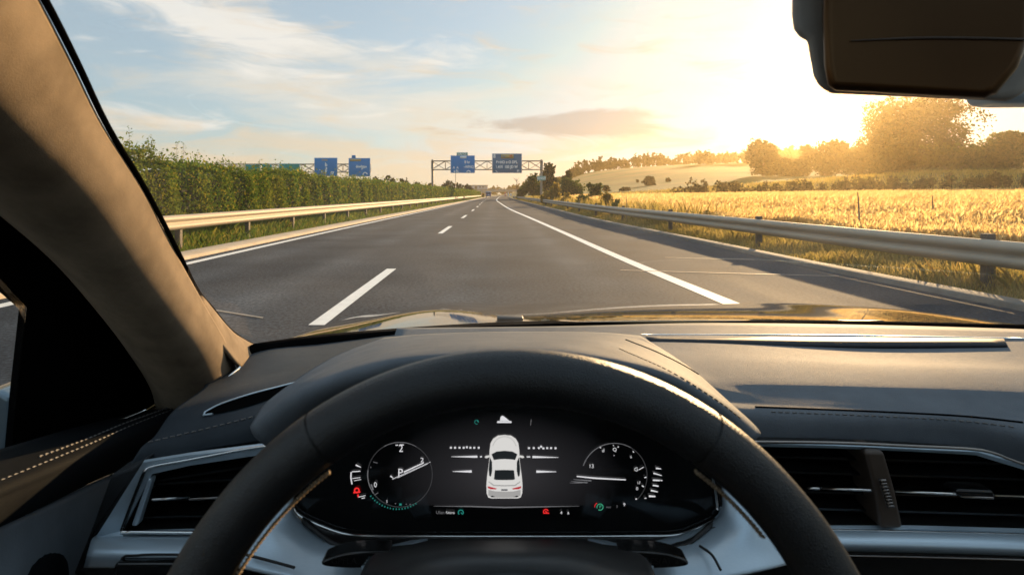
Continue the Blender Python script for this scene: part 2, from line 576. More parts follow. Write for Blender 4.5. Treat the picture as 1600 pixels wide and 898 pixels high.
def asphalt_mat():
    m = bpy.data.materials.new('asphalt')
    m.use_nodes = True
    nt = m.node_tree
    b = nt.nodes['Principled BSDF']
    tc = nd(nt, 'ShaderNodeTexCoord')
    mp = nd(nt, 'ShaderNodeMapping')
    mp.inputs['Scale'].default_value = (1.1, .05, 1)
    nt.links.new(tc.outputs['Object'], mp.inputs[0])
    n1 = nd(nt, 'ShaderNodeTexNoise')       # long wear streaks
    n1.inputs['Scale'].default_value = .8
    n1.inputs['Detail'].default_value = 5
    nt.links.new(mp.outputs[0], n1.inputs['Vector'])
    n2 = nd(nt, 'ShaderNodeTexNoise')       # patches
    n2.inputs['Scale'].default_value = .5
    n2.inputs['Detail'].default_value = 8
    nt.links.new(tc.outputs['Object'], n2.inputs['Vector'])
    n3 = nd(nt, 'ShaderNodeTexNoise')       # aggregate
    n3.inputs['Scale'].default_value = 24
    n3.inputs['Detail'].default_value = 5
    n3.inputs['Roughness'].default_value = .75
    nt.links.new(tc.outputs['Object'], n3.inputs['Vector'])
    a = ramp(nt, n1.outputs[0], [(.3, (.035, .042, .052)), (.7, (.055, .064, .077))])
    c = ramp(nt, n2.outputs[0], [(.3, (.72, .72, .73)), (.7, (1.2, 1.19, 1.17))])
    d = ramp(nt, n3.outputs[0], [(.32, (.3, .3, .3)), (.68, (1.85, 1.85, 1.83))])
    m1 = nd(nt, 'ShaderNodeMix', data_type='RGBA', blend_type='MULTIPLY')
    m1.inputs['Factor'].default_value = 1
    nt.links.new(a, m1.inputs['A'])
    nt.links.new(c, m1.inputs['B'])
    m2 = nd(nt, 'ShaderNodeMix', data_type='RGBA', blend_type='MULTIPLY')
    m2.inputs['Factor'].default_value = 1
    nt.links.new(m1.outputs['Result'], m2.inputs['A'])
    nt.links.new(d, m2.inputs['B'])
    sx = nd(nt, 'ShaderNodeSeparateXYZ')
    nt.links.new(tc.outputs['Object'], sx.inputs[0])
    acc = None
    for c_ in (-4.35, -2.75, -.35, 1.3):          # paths polished by tyres
        d_ = nd(nt, 'ShaderNodeMath', operation='SUBTRACT')
        d_.inputs[1].default_value = c_
        nt.links.new(sx.outputs[0], d_.inputs[0])
        q_ = nd(nt, 'ShaderNodeMath', operation='MULTIPLY')
        nt.links.new(d_.outputs[0], q_.inputs[0]); nt.links.new(d_.outputs[0], q_.inputs[1])
        e_ = nd(nt, 'ShaderNodeMath', operation='MULTIPLY')
        e_.inputs[1].default_value = -9.0
        nt.links.new(q_.outputs[0], e_.inputs[0])
        x_ = nd(nt, 'ShaderNodeMath', operation='EXPONENT')
        nt.links.new(e_.outputs[0], x_.inputs[0])
        if acc is None:
            acc = x_.outputs[0]
        else:
            p_ = nd(nt, 'ShaderNodeMath', operation='ADD')
            nt.links.new(acc, p_.inputs[0]); nt.links.new(x_.outputs[0], p_.inputs[1])
            acc = p_.outputs[0]
    wn = nd(nt, 'ShaderNodeMath', operation='MULTIPLY')
    nt.links.new(acc, wn.inputs[0]); nt.links.new(n2.outputs[0], wn.inputs[1])
    tr = ramp(nt, wn.outputs[0], [(0, (.92, .92, .92)), (.6, (1.32, 1.31, 1.28))])
    m3 = nd(nt, 'ShaderNodeMix', data_type='RGBA', blend_type='MULTIPLY')
    m3.inputs['Factor'].default_value = 1
    nt.links.new(m2.outputs['Result'], m3.inputs['A'])
    nt.links.new(tr, m3.inputs['B'])
    nt.links.new(m3.outputs['Result'], b.inputs['Base Color'])
    rr = nd(nt, 'ShaderNodeMapRange')
    rr.inputs[1].default_value, rr.inputs[2].default_value = .3, .7
    rr.inputs[3].default_value, rr.inputs[4].default_value = .8, .95
    nt.links.new(n1.outputs[0], rr.inputs[0])
    nt.links.new(rr.outputs[0], b.inputs['Roughness'])
    b.inputs['Specular IOR Level'].default_value = .05
    bp = nd(nt, 'ShaderNodeBump')
    bp.inputs['Strength'].default_value = .5
    bp.inputs['Distance'].default_value = .006
    nt.links.new(n3.outputs[0], bp.inputs['Height'])
    nt.links.new(bp.outputs[0], b.inputs['Normal'])
    return m


off = lambda g, d: (lambda y: g(y) + d)
strip('road', off(xL, -.34), off(xK, .02), 0.0, asphalt_mat(), 'grey asphalt motorway carriageway with a hard shoulder', 'road', nx=6)
strip('kerb', off(xL, -.95), off(xL, -.33), .06, M['kerbsand'], 'sandy concrete kerb strip beside the hedge side edge line', 'kerb', skirt=-.1)
strip('kerb', xK, off(xK, .32), .07, M['kerbgrey'], 'grey concrete kerb along the hard shoulder', 'kerb', skirt=-.1)
strip('road_marking', off(xL, -.09), off(xL, .09), .004, M['white'], 'solid white edge line beside the hedge', 'road marking')
strip('road_marking', off(xR, -.1), off(xR, .1), .004, M['white'], 'solid white line between lane and hard shoulder', 'road marking')
starts = [-8.0, 5.85, 19.4, 31.7, 45] + [45 + 13.2 * k for k in range(1, 24)]
for s in starts:
    if s == 5.85:
        lab = 'long white lane dash nearest the car bonnet'
    elif s == 19.4:
        lab = 'second white lane dash ahead of the car'
    elif s == 31.7:
        lab = 'third white lane dash ahead of the car'
    else:
        lab = 'short white lane dash in the line farther down the road'
    o = strip('lane_dash', off(xC, -.075), off(xC, .075), .004, M['white'], lab, 'road marking', y0=s, y1=s + 4.4)
    o['group'] = 'dashes between the two lanes'
for (a, b_, w, lab) in (((970, 423), (1312, 432.5), .05, 'thin pale line of painted sun glare across the hard shoulder, the nearer one'),
                        ((1040, 403), (1180, 406.5), .05, 'thin pale line of painted sun glare across the hard shoulder, the farther one'),
                        ((335, 486), (410, 498), .04, 'thin pale windscreen reflection painted on the lane beside the windscreen pillar')):
    q = [Vector(P(a[0], a[1], F * H / (a[1] - CY))), Vector(P(b_[0], b_[1], F * H / (b_[1] - CY)))]
    v = [(q[0].x, q[0].y, .0085), (q[1].x, q[1].y, .0085), (q[1].x, q[1].y + w, .0085), (q[0].x, q[0].y + w, .0085)]
    o = mesh_np('light_line', v, [(0, 1, 2, 3)], M['lightline'])  # pale strips painted in place of sun glare and a windscreen reflection
    tag(o, lab, 'road marking', kind='structure')


# ------------------------------------------------------------------ guardrails
def guardrail(label, base, side, z0, y0, y1, step, phase, high=.0):
    t = thing('guardrail', label, 'guardrail', (float(base(np.array(y0))), y0, 0))
    prof = [(.0, .31), (.02, .305), (.075, .265), (.082, .235), (.075, .205), (.02, .172), (.012, .155), (.02, .138), (.075, .105), (.082, .075), (.075, .045), (.02, .005), (0, 0)]
    ys = YS[(YS >= y0) & (YS <= y1)]
    X = base(ys)
    G = np.stack([np.stack([X + side * o_, ys, np.full_like(ys, z0 + z_)], 1) for o_, z_ in prof], 1)
    n, k = G.shape[:2]
    ii = np.arange(n * k).reshape(n, k)
    f = np.stack([ii[:-1, :-1], ii[:-1, 1:], ii[1:, 1:], ii[1:, :-1]], -1).reshape(-1, 4)
    o = mesh_np('rail', G, f, M['steel'], t, True)
    s = o.modifiers.new('solid', 'SOLIDIFY')
    s.thickness = .006
    y = phase
    while y < min(y1, 190):
        x = float(base(np.array(y)))
        g = Geo().box((x - side * .075, y, (z0 + .29 + high - .15) / 2), (.11, .12, z0 + .29 + high + .15))
        g.box((x - side * .012, y, z0 + .155), (.03, .1, .2))
        g.obj('post', M['post'], t, bevel=.008)
        y += step
    return t


railR = off(xK, .72)
railL = off(xL, -1.35)
guardrail('grey steel guardrail with posts between hard shoulder and wheat field', railR, -1, .33, -12, 190, 6.2, 7.9, .09)
guardrail('sunlit steel guardrail running in front of the hedge', railL, 1, .45, -12, 230, 3.75, 6.1)

# ------------------------------------------------------------------ hedge
hx = off(xL, -2.45)


def hedge():
    t = thing('hedge', 'long tall trimmed green hedge beside the road', 'hedge', (-8.5, 5, 0))
    g = Geo()
    ys = np.concatenate([np.arange(4, 60, .5), np.arange(60, 236, 2.0)])
    rows = []
    for (dx, z) in ((.12, 0), (-.05, .7), (-.02, 1.4), (-.12, 1.70), (-.7, 1.77), (-1.4, 1.62), (-1.55, .9), (-1.5, 0)):
        jit = RNG.normal(size=len(ys)) * .07
        rows.append(np.stack([hx(ys) + dx - .18 + jit, ys, np.full_like(ys, z) + (RNG.normal(size=len(ys)) * .05 if z > 0 else 0)], 1))
    G = np.stack(rows, 1)
    n, k = G.shape[:2]
    ii = np.arange(n * k).reshape(n, k)
    g.add(G, np.stack([ii[:-1, :-1], ii[:-1, 1:], ii[1:, 1:], ii[1:, :-1]], -1).reshape(-1, 4))
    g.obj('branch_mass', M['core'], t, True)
    V, Fc, n0 = [], [], 0
    for (ya, yb, per, size) in ((7, 24, 2600, .042), (24, 45, 1300, .058), (45, 90, 520, .085), (90, 236, 150, .17)):
        N = int((yb - ya) * per)
        y = RNG.uniform(ya, yb, N)
        face = RNG.random(N)
        z0_ = RNG.random(N)
        # trimmed front with soft vertical bulges from plant to plant, plus a ragged top
        bul = .05 * np.sin(y * 1.9 + .9 * np.sin(y * .7)) + .06 * np.sin(y * .63 + 1.3) + .06 * np.sin(y * 4.1 + z0_ * 3.0)
        dx = np.where(face < .62, bul + np.abs(RNG.normal(size=N)) * -.10 + .08, RNG.uniform(-1.5, .12, N))
        zt = 1.84 + .14 * sstep(-y, -22, -14) + .09 * np.sin(y * .47 + 2) + .07 * np.sin(y * 1.1) + .06 * np.sin(y * 2.7 + 1) + .04 * np.sin(y * 6.3) + np.abs(RNG.normal(size=N)) ** 2 * .045
        z = np.where(face < .62, (.04 + .96 * z0_) * 1.87, zt)
        rnd = np.clip((z - 1.6) / .5, 0, 1)
        dx = np.where(face < .62, dx - rnd ** 2 * .22, dx)
        c = np.stack([hx(y) + dx, y, z], 1)
        v, f = leaves_geo(c, size * RNG.uniform(.6, 1.35, N), 0, .55)
        V.append(v); Fc.append(f + n0); n0 += len(v)
    mesh_np('foliage', np.concatenate(V), np.concatenate(Fc), LEAF['hedge'], t)
    # unpruned shoots above the top
    st = Geo()
    LV = []
    for k in range(80):
        y = 12 + 26 * RNG.random() ** 1.4
        x = float(hx(np.array(y))) - RNG.uniform(-.05, .9)
        hgt = RNG.uniform(.12, .42) * (1.25 if y < 18 else .8)
        if k < 3:
            y, x, hgt = (13.9, 14.6, 16.2)[k], -7.95, (.62, .5, .5)[k]
        tip = np.array([x + RNG.normal() * .06, y + RNG.normal() * .08, 2.0 + hgt])
        b0 = np.array([x, y, 1.85])
        st.tube([b0, (b0 + tip) / 2 + RNG.normal(size=3) * .02, tip], [.006, .004, .002], 4)
        m_ = int(14 + hgt * 40)
        tt = RNG.uniform(.2, 1.02, m_)[:, None]
        LV.append(b0 + (tip - b0) * tt + RNG.normal(size=(m_, 3)) * .035)
    tag(st.obj('shoots', M['bark'], t), kind='stuff')
    v, f = leaves_geo(np.concatenate(LV), .026 * RNG.uniform(.7, 1.4, sum(len(a) for a in LV)), 0, .5)
    mesh_np('shoot_leaves', v, f, LEAF['hedge'], t)
    return t


hedge()


# ------------------------------------------------------------------ trees and bushes
def crown_points(blobs, n):
    w = np.array([b[3] * b[4] * b[5] for b in blobs]) ** .67
    w /= w.sum()
    out = []
    for b, k in zip(blobs, RNG.multinomial(n, w)):
        if k < 4:
            continue
        m_ = max(30, k // 16)                     # twigs: small leaf clusters, more of them towards the outside
        d = RNG.normal(size=(m_, 3))
        d /= np.linalg.norm(d, axis=1)[:, None]
        r = RNG.random(m_) ** .4 * RNG.uniform(.8, 1.18, m_)
        c = d * r[:, None]
        p = c[RNG.integers(0, m_, k)] + RNG.normal(size=(k, 3)) * .095 * RNG.uniform(.5, 1.5, k)[:, None]
        out.append(np.array(b[:3]) + p * np.array(b[3:6]))
    return np.concatenate(out)


def tree(name, label, cat, px, Y, top_py, width_px, leaf, n, size, group=None, trunk=.35, blobs=9, base_py=None, shape=1.0, core=None):
    """a tree or bush standing on the ground at a photo column, at distance Y"""
    x = (px - CX) / F * Y
    z0 = float(ground_z(x, Y))
    h = H + (CY - top_py) / F * Y - z0
    w = width_px / F * Y / 2
    t = thing(name, label, cat, (x, Y, z0), group)
    rnd = random.Random(int(px * 13 + Y))
    B = []
    zl = h * trunk
    for i in range(blobs):
        a = rnd.uniform(0, 6.28)
        k = i / max(blobs - 1, 1)
        zz = zl + (h - zl) * (.12 + .76 * k)
        spread = w * (1 - .75 * max(0, k - .35) * shape) * .62
        rr = w * rnd.uniform(.24, .46)
        rz = min(rr * rnd.uniform(.7, 1.0), (h - zz) * .98 + .05 * h)
        B.append((x + math.cos(a) * spread * rnd.uniform(.5, 1), Y + math.sin(a) * spread * rnd.uniform(.4, 1), z0 + zz, rr, rr, rz))
    B.append((x, Y, z0 + zl + (h - zl) * .45, w * .6, w * .6, (h - zl) * .5))
    g = Geo()
    tr = max(.04, h * .022)
    lean = rnd.uniform(-.05, .05) * h
    g.tube([(x, Y, z0 - .2), (x + lean * .4, Y, z0 + h * .3), (x + lean, Y, z0 + h * .75)], [tr * 1.3, tr, tr * .3], 7, 8)
    for b in B[:7]:
        s = np.array([x + lean * .5, Y, z0 + max(.1 * h, zl * .8)])
        e = np.array(b[:3])
        g.tube([s, (s + e) / 2 + np.array([0, 0, -.04 * h]), e], [tr * .5, tr * .35, tr * .12], 5, 6)
    g.obj('trunk' if name == 'tree' else 'stems', M['bark'], t, True)
    c = crown_points(B, n)
    c[:, 2] = np.maximum(c[:, 2], z0 + .03)
    v, f = leaves_geo(c, size * RNG.uniform(.6, 1.4, len(c)), 0, .6)
    mesh_np('crown' if name == 'tree' else 'foliage', v, f, LEAF[leaf], t)
    return t


# big tree under the mirror and its neighbours at the far edge of the wheat
tree('tree', 'big broad tree with sun through its leaves below the rear view mirror', 'tree', 1432, 195, 146, 205, 'tree', 30000, .39, trunk=.02, blobs=24, shape=.4)
tree('tree', 'round golden tree standing alone at the far edge of the wheat', 'tree', 1193, 225, 221, 84, 'tree', 9000, .46, trunk=.05, blobs=10)
tree('tree', 'low wide tree in the sun glare beside the big tree', 'tree', 1288, 215, 222, 96, 'tree', 10000, .44, trunk=.05, blobs=10, shape=.4)
tree('bush', 'dark green bush at the edge of the big tree', 'bush', 1345, 200, 226, 90, 'tree', 7000, .42, trunk=.03, blobs=8, shape=.3)
tree('tree', 'dark bushy tree at the frame edge beyond the wheat', 'tree', 1560, 185, 208, 110, 'bush', 11000, .42, trunk=.05, blobs=12, shape=.4)
tree('bush', 'low green bush between the big tree and the frame edge', 'bush', 1490, 180, 230, 120, 'bush', 6000, .4, trunk=.03, blobs=9, shape=.3)
tree('tree', 'dark tree half outside the frame beyond the wheat', 'tree', 1660, 180, 190, 130, 'bush', 6000, .42, trunk=.08, blobs=10, shape=.4)
tree('bush', 'low golden scrub between the lone tree and the wide tree', 'bush', 1238, 205, 249, 70, 'tree', 6000, .4, trunk=.02, blobs=10, shape=.3)
tree('bush', 'dense scrub under the left side of the big tree', 'bush', 1392, 188, 212, 110, 'tree', 12000, .38, trunk=.02, blobs=14, shape=.35)
tree('bush', 'dense scrub under the right side of the big tree', 'bush', 1450, 186, 228, 110, 'bush', 10000, .38, trunk=.02, blobs=12, shape=.3)
# beside the carriageway, under the gantry
tree('tree', 'pointed dark tree next to the gantry post', 'tree', 857, 148, 257, 44, 'tree', 4200, .24, trunk=.1, blobs=9, shape=1.2)
tree('tree', 'small round tree topping the scrub beyond the gantry post', 'tree', 886, 150, 266, 24, 'tree', 2200, .22, trunk=.35, blobs=6)
tree('bush', 'dark bush at the foot of the pointed tree', 'bush', 832, 128, 273, 46, 'bush', 4500, .2, trunk=.02, blobs=8, shape=.5)
tree('bush', 'wide olive bush between gantry post and wheat', 'bush', 893, 100, 280, 62, 'bush', 6500, .16, trunk=.02, blobs=10, shape=.4)
tree('bush', 'bright green bush at the near end of the olive bush', 'bush', 928, 74, 286, 36, 'bush', 4500, .11, trunk=.02, blobs=8, shape=.5)
tree('bush', 'low green bush where the road bends out of sight', 'bush', 815, 140, 289, 22, 'bush', 2200, .16, trunk=.02, blobs=6, shape=.4)
tree('bush', 'yellow flowering shrub just behind the guardrail by the gantry post', 'bush', 866, 62, 286, 30, 'gold', 3500, .09, trunk=.02, blobs=8, shape=.6)
tree('bush', 'orange yellow shrub right of the gantry post', 'bush', 852, 66, 299, 24, 'gold', 2200, .09, trunk=.02, blobs=6, shape=.5)
tree('bush', 'yellow shrub with thin stalks closest to the wheat', 'bush', 885, 54, 302, 28, 'gold', 2600, .075, trunk=.02, blobs=6, shape=.5)
tree('bush', 'green and yellow weed bush between guardrail and wheat', 'bush', 912, 44, 305, 40, 'bush', 3600, .06, trunk=.02, blobs=8, shape=.6)
tree('bush', 'ragged weed bush at the wheat corner', 'bush', 946, 36, 300, 36, 'gold', 3200, .05, trunk=.02, blobs=8, shape=.9)
tree('bush', 'small leafy weed clump near the wheat stake', 'bush', 962, 30, 311, 26, 'green', 2200, .045, trunk=.02, blobs=6, shape=.9)
tree('bush', 'small yellow bush at the end of the hedge', 'bush', 755, 205, 301.5, 8, 'gold', 500, .14, trunk=.02, blobs=5)
# bushes on the hill
tree('bush', 'dark round bush alone on the pale hill field', 'bush', 1015, 215, 276, 27, 'far', 2600, .32, trunk=.02, blobs=7)
tree('bush', 'small dark bush next to the round bush on the hill', 'bush', 1044, 235, 278.5, 11, 'far', 700, .3, trunk=.02, blobs=5)
tree('bush', 'tiny bush in the middle of the hill field', 'bush', 996, 260, 281, 6, 'far', 350, .3, trunk=.02, blobs=4)
tree('bush', 'brownish bush low on the hill near the scrub', 'bush', 948, 190, 290, 16, 'far', 900, .26, trunk=.02, blobs=5)
tree('bush', 'green bush at the lower end of the hill field', 'bush', 975, 175, 293, 26, 'far', 1400, .26, trunk=.02, blobs=6, shape=.3)
# bare tree
t = thing('bare_tree', 'leafless thin tree at the bend of the road', 'tree', (4.9, 150, 0))
g = Geo()
b0 = np.array([4.9, 150, -.1])
g.tube([b0, b0 + (0.05, 0, 2.6), b0 + (-.1, 0, 5.0)], [.09, .06, .02], 6, 6)
g.obj('trunk', M['bark'], t, True)
g = Geo()
for k in range(26):
    z = RNG.uniform(1.6, 4.6)
    a = RNG.uniform(0, 6.28)
    L = RNG.uniform(.5, 1.3)
    s = b0 + (0, 0, z)
    e = s + np.array([math.cos(a) * L * .7, math.sin(a) * L * .7, L * .7])
    g.tube([s, (s + e) / 2 + (0, 0, -.05), e], [.03, .018, .008], 4)
g.obj('twigs', M['bark'], t)

# trees beyond the hedge
LAB = ['dark tree peeping over the hedge beside the blue gantry signs', 'rounded dark tree behind the hedge, second from the blue signs', 'low dark tree behind the hedge with a flat top',
       'darker taller tree behind the hedge beside the gap', 'tree left of the main gantry post behind the hedge', 'bushy tree behind the main gantry under its blue sign',
       'broad tree behind the thin lamp post', 'small tree at the far end of the hedge']
for (px, Y, top, w), lab in zip(((588, 215, 277, 26), (608, 220, 275, 30), (632, 222, 278, 30), (652, 235, 285, 26), (676, 250, 287, 26), (700, 240, 283, 30), (716, 246, 286, 26), (733, 262, 289, 20)), LAB):
    tree('tree', lab, 'tree', px, Y, top, w, 'far', 2100, .3, 'trees behind the hedge', trunk=.05, blobs=8, shape=.5)


def wood(name, label, pts, hgt, n, size, leaf, z_of=None):
    """a far wood that reads as one mass: leaf clumps over crowns standing side by side"""
    pts = np.array(pts, float)
    c = []
    L = np.linalg.norm(np.diff(pts, axis=0), axis=1)
    cum = np.concatenate([[0], np.cumsum(L)])
    m_ = max(6, int(cum[-1] / (hgt * .28)))
    B = []
    for s in np.linspace(0, cum[-1], m_):
        x = np.interp(s, cum, pts[:, 0]); Y = np.interp(s, cum, pts[:, 1])
        hh = hgt * RNG.uniform(.6, 1.15)
        x += RNG.normal() * hgt * .2; Y += RNG.normal() * hgt * .5
        B.append((x, Y, float(ground_z(x, Y)) + hh * .5, hh * .42, hh * .42, hh * .52))
    v, f = leaves_geo(crown_points(B, n), size * RNG.uniform(.6, 1.4, n), 0, .7)
    o = mesh_np(name, v, f, LEAF[leaf])
    return tag(o, label, 'wood', kind='stuff')


wood('far_wood', 'wooded crest of the hill under the low sun', [(66, 560), (110, 590), (180, 600), (250, 580), (330, 560), (420, 560), (520, 600)], 11, 26000, 1.1, 'far')
wood('far_wood', 'wooded slope below the crest towards the big tree', [(150, 470), (220, 460), (300, 440), (400, 430)], 10, 16000, 1.0, 'far')
wood('far_wood', 'distant line of trees beyond the overpass', [(-60, 1050), (20, 1040), (90, 1060), (200, 1000)], 12.5, 9000, 1.6, 'far')
wood('far_hedgerow', 'thin line of bushes along the lower end of the hill', [(40, 420), (58, 480), (72, 540)], 4, 2500, .6, 'far')
wood('scrub_bank', 'brown scrub hedge along the far edge of the wheat field', [(30, 105), (44, 104), (60, 104), (78, 105), (100, 106), (130, 108)], 2.5, 26000, .17, 'scrub')


# ------------------------------------------------------------------ grass and wheat
def blades(x, y, z, h, w, lean, m, name, label, cat):
    n = len(x)
    a = RNG.uniform(0, 6.283, n)
    d = np.stack([np.cos(a), np.sin(a), np.zeros(n)], 1) * (w / 2)[:, None]
    l = RNG.normal(size=(n, 2)) * lean[:, None]
    b = np.stack([x, y, z], 1)
    mid = b + np.stack([l[:, 0] * .35, l[:, 1] * .35, h * .6], 1)
    tip = b + np.stack([l[:, 0], l[:, 1], h], 1)
    v = np.stack([b - d, b + d, mid + d * .8, tip, mid - d * .8], 1).reshape(-1, 3)
    i = np.arange(n)[:, None] * 5
    f = np.concatenate([i + np.array([[0, 1, 2, 4]]), i + np.array([[4, 2, 3, 3]])], 0)
    me = bpy.data.meshes.new(name)
    q = (i + np.array([[0, 1, 2, 3, 4]]))
    return tag(mesh_np(name, v, q, m), label, cat, kind='stuff')


def verge(y0, y1, n, edge_a, edge_b, p=1.0):
    u = RNG.random(n)
    y = y0 * (y1 / y0) ** (u ** p)
    t = RNG.random(n)
    return edge_a(y) + (edge_b(y) - edge_a(y)) * t, y


x, y = verge(4.5, 150, 52000, off(xK, .36), off(xK, 2.2))
cl = .75 + .5 * np.sin(x * 3.1 + y * 1.7) * np.sin(y * .9)
h = np.clip(RNG.uniform(.08, .34, len(x)) * cl, .05, .5) * np.clip((x - xK(y)) / .9, .35, 1.1)
blades(x, y, ground_z(x, y) - .02, h, .006 + y * .0007, h * .35, LEAF['dry'], 'verge_grass', 'dry yellow grass along the kerb under the guardrail', 'grass')
x, y = verge(6, 230, 42000, off(xL, -.93), off(xL, -2.5))
h = RNG.uniform(.10, .42, len(x)) * np.clip((xL(y) - .9 - x) / .7, .3, 1.2)
blades(x, y, ground_z(x, y) - .02, h, .008 + y * .0007, h * .4, LEAF['green'], 'verge_grass', 'green grass strip between kerb and hedge', 'grass')
n = 9000
y = 20 * (115 / 20) ** RNG.random(n)
x = xK(y) + 1.15 + RNG.random(n) * (1.4 + y * .012)
k = np.sin(y * .8) * np.sin(x * 2.1 + y * .31) > -.2
x, y = x[k], y[k]
blades(x, y, ground_z(x, y) - .02, RNG.uniform(.35, 1.0, len(x)), .012 + y * .0009, np.full(len(x), .18), LEAF['dry'], 'tall_weeds', 'tall yellow green weeds behind the guardrail before the wheat', 'weeds')
# dry grass on the bank behind the wheat
n = 16000
x = RNG.uniform(18, 140, n); y = RNG.uniform(98, 132, n)
blades(x, y, ground_z(x, y) - .05, RNG.uniform(.4, .9, n), np.full(n, .12), np.full(n, .2), LEAF['dry'], 'bank_grass', 'tall pale dry grass on the bank beyond the wheat', 'grass')


def wheat():
    n = 150000
    u = RNG.random(n)
    y = 6.5 * (100 / 6.5) ** u
    # spread across the part of the field one can look at
    xa = xK(y) + 2.1 + .25 * np.sin(y * .9) + .015 * y
    xb = y * 1.0 + 3
    t = RNG.random(n) ** 1.35
    x = xa + np.clip(xb - xa, .5, None) * t
    keep = x < 105
    x, y = x[keep], y[keep]
    n = len(x)
    d = np.hypot(x, y)
    z = ground_z(x, y)
    h = RNG.normal(.95, .07, n) - .45 * RNG.random(n) ** 2.2 + .07 * np.sin(x * 1.3 + 1) * np.sin(y * 1.1) + .05 * np.sin(x * .4 + y * .3)
    h = h * (.58 + .42 * sstep(x - xa, 0, 5.5))
    w = .004 + d * .0005
    sc = 1 + d * .018
    a = RNG.uniform(0, 6.283, n)
    dv = np.stack([np.cos(a), np.sin(a), np.zeros(n)], 1)
    b = np.stack([x, y, z - .02], 1)
    bend = np.stack([RNG.normal(.05, .06, n), RNG.normal(-.02, .06, n), np.zeros(n)], 1)
    top = b + bend + np.stack([np.zeros(n), np.zeros(n), h * .86], 1)
    st = np.stack([b - dv * w[:, None], b + dv * w[:, None], top + dv * w[:, None] * .7, top - dv * w[:, None] * .7], 1)
    # nodding ear: two crossed rhombs
    dirn = bend * 6 + RNG.normal(size=(n, 3)) * .25
    dirn[:, 2] += .75
    dirn /= np.linalg.norm(dirn, axis=1)[:, None]
    L = (.056 * RNG.uniform(.8, 1.3, n) * sc)[:, None]
    W = (.0125 * RNG.uniform(.8, 1.3, n) * (1 + d * .026))[:, None]
    s1 = np.cross(dirn, dv); s1 /= np.linalg.norm(s1, axis=1)[:, None] + 1e-9
    s2 = np.cross(dirn, s1)
    c = top + dirn * L * .8
    e1 = np.stack([c - dirn * L, c + s1 * W, c + dirn * L * 1.1, c - s1 * W], 1)
    e2 = np.stack([c - dirn * L, c + s2 * W, c + dirn * L * 1.1, c - s2 * W], 1)
    # a drooping leaf on some
    k = RNG.random(n) < .45
    m0 = b[k] + (top[k] - b[k]) * RNG.uniform(.45, .8, k.sum())[:, None]
    ld = RNG.normal(size=(k.sum(), 3)); ld[:, 2] = -.15; ld /= np.linalg.norm(ld, axis=1)[:, None]
    ll = (.12 * RNG.uniform(.7, 1.4, k.sum()))[:, None]
    lw_ = (.006 + d[k] * .0005)[:, None]
    sd = np.cross(ld, [0, 0, 1.0])
    lf = np.stack([m0, m0 + ld * ll * .5 + sd * lw_ + (0, 0, .03), m0 + ld * ll, m0 + ld * ll * .5 - sd * lw_ + (0, 0, .03)], 1)
    v = np.concatenate([st, e1, e2, lf]).reshape(-1, 3)
    o = mesh_np('wheat', v, np.arange(len(v)).reshape(-1, 4), LEAF['wheat'])
    tag(o, 'field of ripe golden wheat beyond the guardrail', 'wheat', kind='stuff')


wheat()

for (px, Y, top, base, lab) in ((979, 26, 308, 332, 'thin dark stake at the corner of the wheat field'), (1341, 14, 300, 346, 'thin dark stake standing in the wheat above the guardrail'), (1457, 16, 305, 340, 'short dark stake deep in the wheat')):
    x = (px - CX) / F * Y
    z1 = H + (CY - top) / F * Y
    t = thing('field_stake', lab, 'stake', (x, Y, float(ground_z(x, Y))), 'stakes in the wheat')
    g = Geo()
    g.tube([(x, Y, float(ground_z(x, Y)) - .1), (x + .02, Y, z1 * .6), (x - .01, Y, z1)], [.022, .018, .01], 6)
    g.obj('stick', M['wood'], t)

# ------------------------------------------------------------------ lettering
def text_obj(name, body, size, loc, m, parent, ext=.0, sx=1.0, align='CENTER', bold=0.0):
    cu = bpy.data.curves.new('txt', 'FONT')
    cu.body = body
    cu.size = size
    cu.align_x = align
    cu.align_y = 'CENTER'
    cu.extrude = ext
    cu.offset = bold * size
    ob = bpy.data.objects.new('txt', cu)
    COL.objects.link(ob)
    bpy.context.view_layer.update()
    me = bpy.data.meshes.new_from_object(ob.evaluated_get(bpy.context.evaluated_depsgraph_get()))
    bpy.data.objects.remove(ob)
    bpy.data.curves.remove(cu)
    me.materials.clear()
    me.transform(Matrix.Translation(loc) @ Matrix.Rotation(math.pi / 2, 4, 'X') @ Matrix.Diagonal((sx, 1, 1, 1)))
    return link(name, me, m, parent)


# ------------------------------------------------------------------ sign gantries
def gantry(label, Y, px0, px1, top, bot, posts, group='sign gantries'):
    x0, x1 = (px0 - CX) / F * Y, (px1 - CX) / F * Y
    zt, zb = H + (CY - top) / F * Y, H + (CY - bot) / F * Y
    t = thing('sign_gantry', label, 'sign gantry', ((posts[0] - CX) / F * Y, Y, 0), group)
    g = Geo()
    for yy in (Y, Y + .9):
        for z in (zt, zb):
            g.box(((x0 + x1) / 2, yy, z), (x1 - x0, .16, .16))
        n = int(round((x1 - x0) / 2.6))
        for i in range(n + 1):
            xa = x0 + (x1 - x0) * i / n
            g.box((xa, yy, (zt + zb) / 2), (.09, .09, zt - zb - .17))
            if i < n:
                xb = x0 + (x1 - x0) * (i + 1) / n
                g.tube([(xa, yy + .03, zb), (xb, yy + .03, zt)], .05, 5)
                g.tube([(xa, yy - .03, zt), (xb, yy - .03, zb)], .05, 5)
    n = int(round((x1 - x0) / 2.6))
    for i in range(n + 1):
        xa = x0 + (x1 - x0) * i / n
        for z in (zt, zb):
            g.box((xa, Y + .45, z), (.08, .74, .08))
    g.obj('truss', M['gantry'], t)
    for px in posts:
        xp = (px - CX) / F * Y
        Geo().box((xp, Y + .45, zt / 2), (.42, .42, zt + .5)).box((xp, Y + .45, .2), (.8, .8, .4)).obj('post', M['gantry'], t, bevel=.02)
    return t


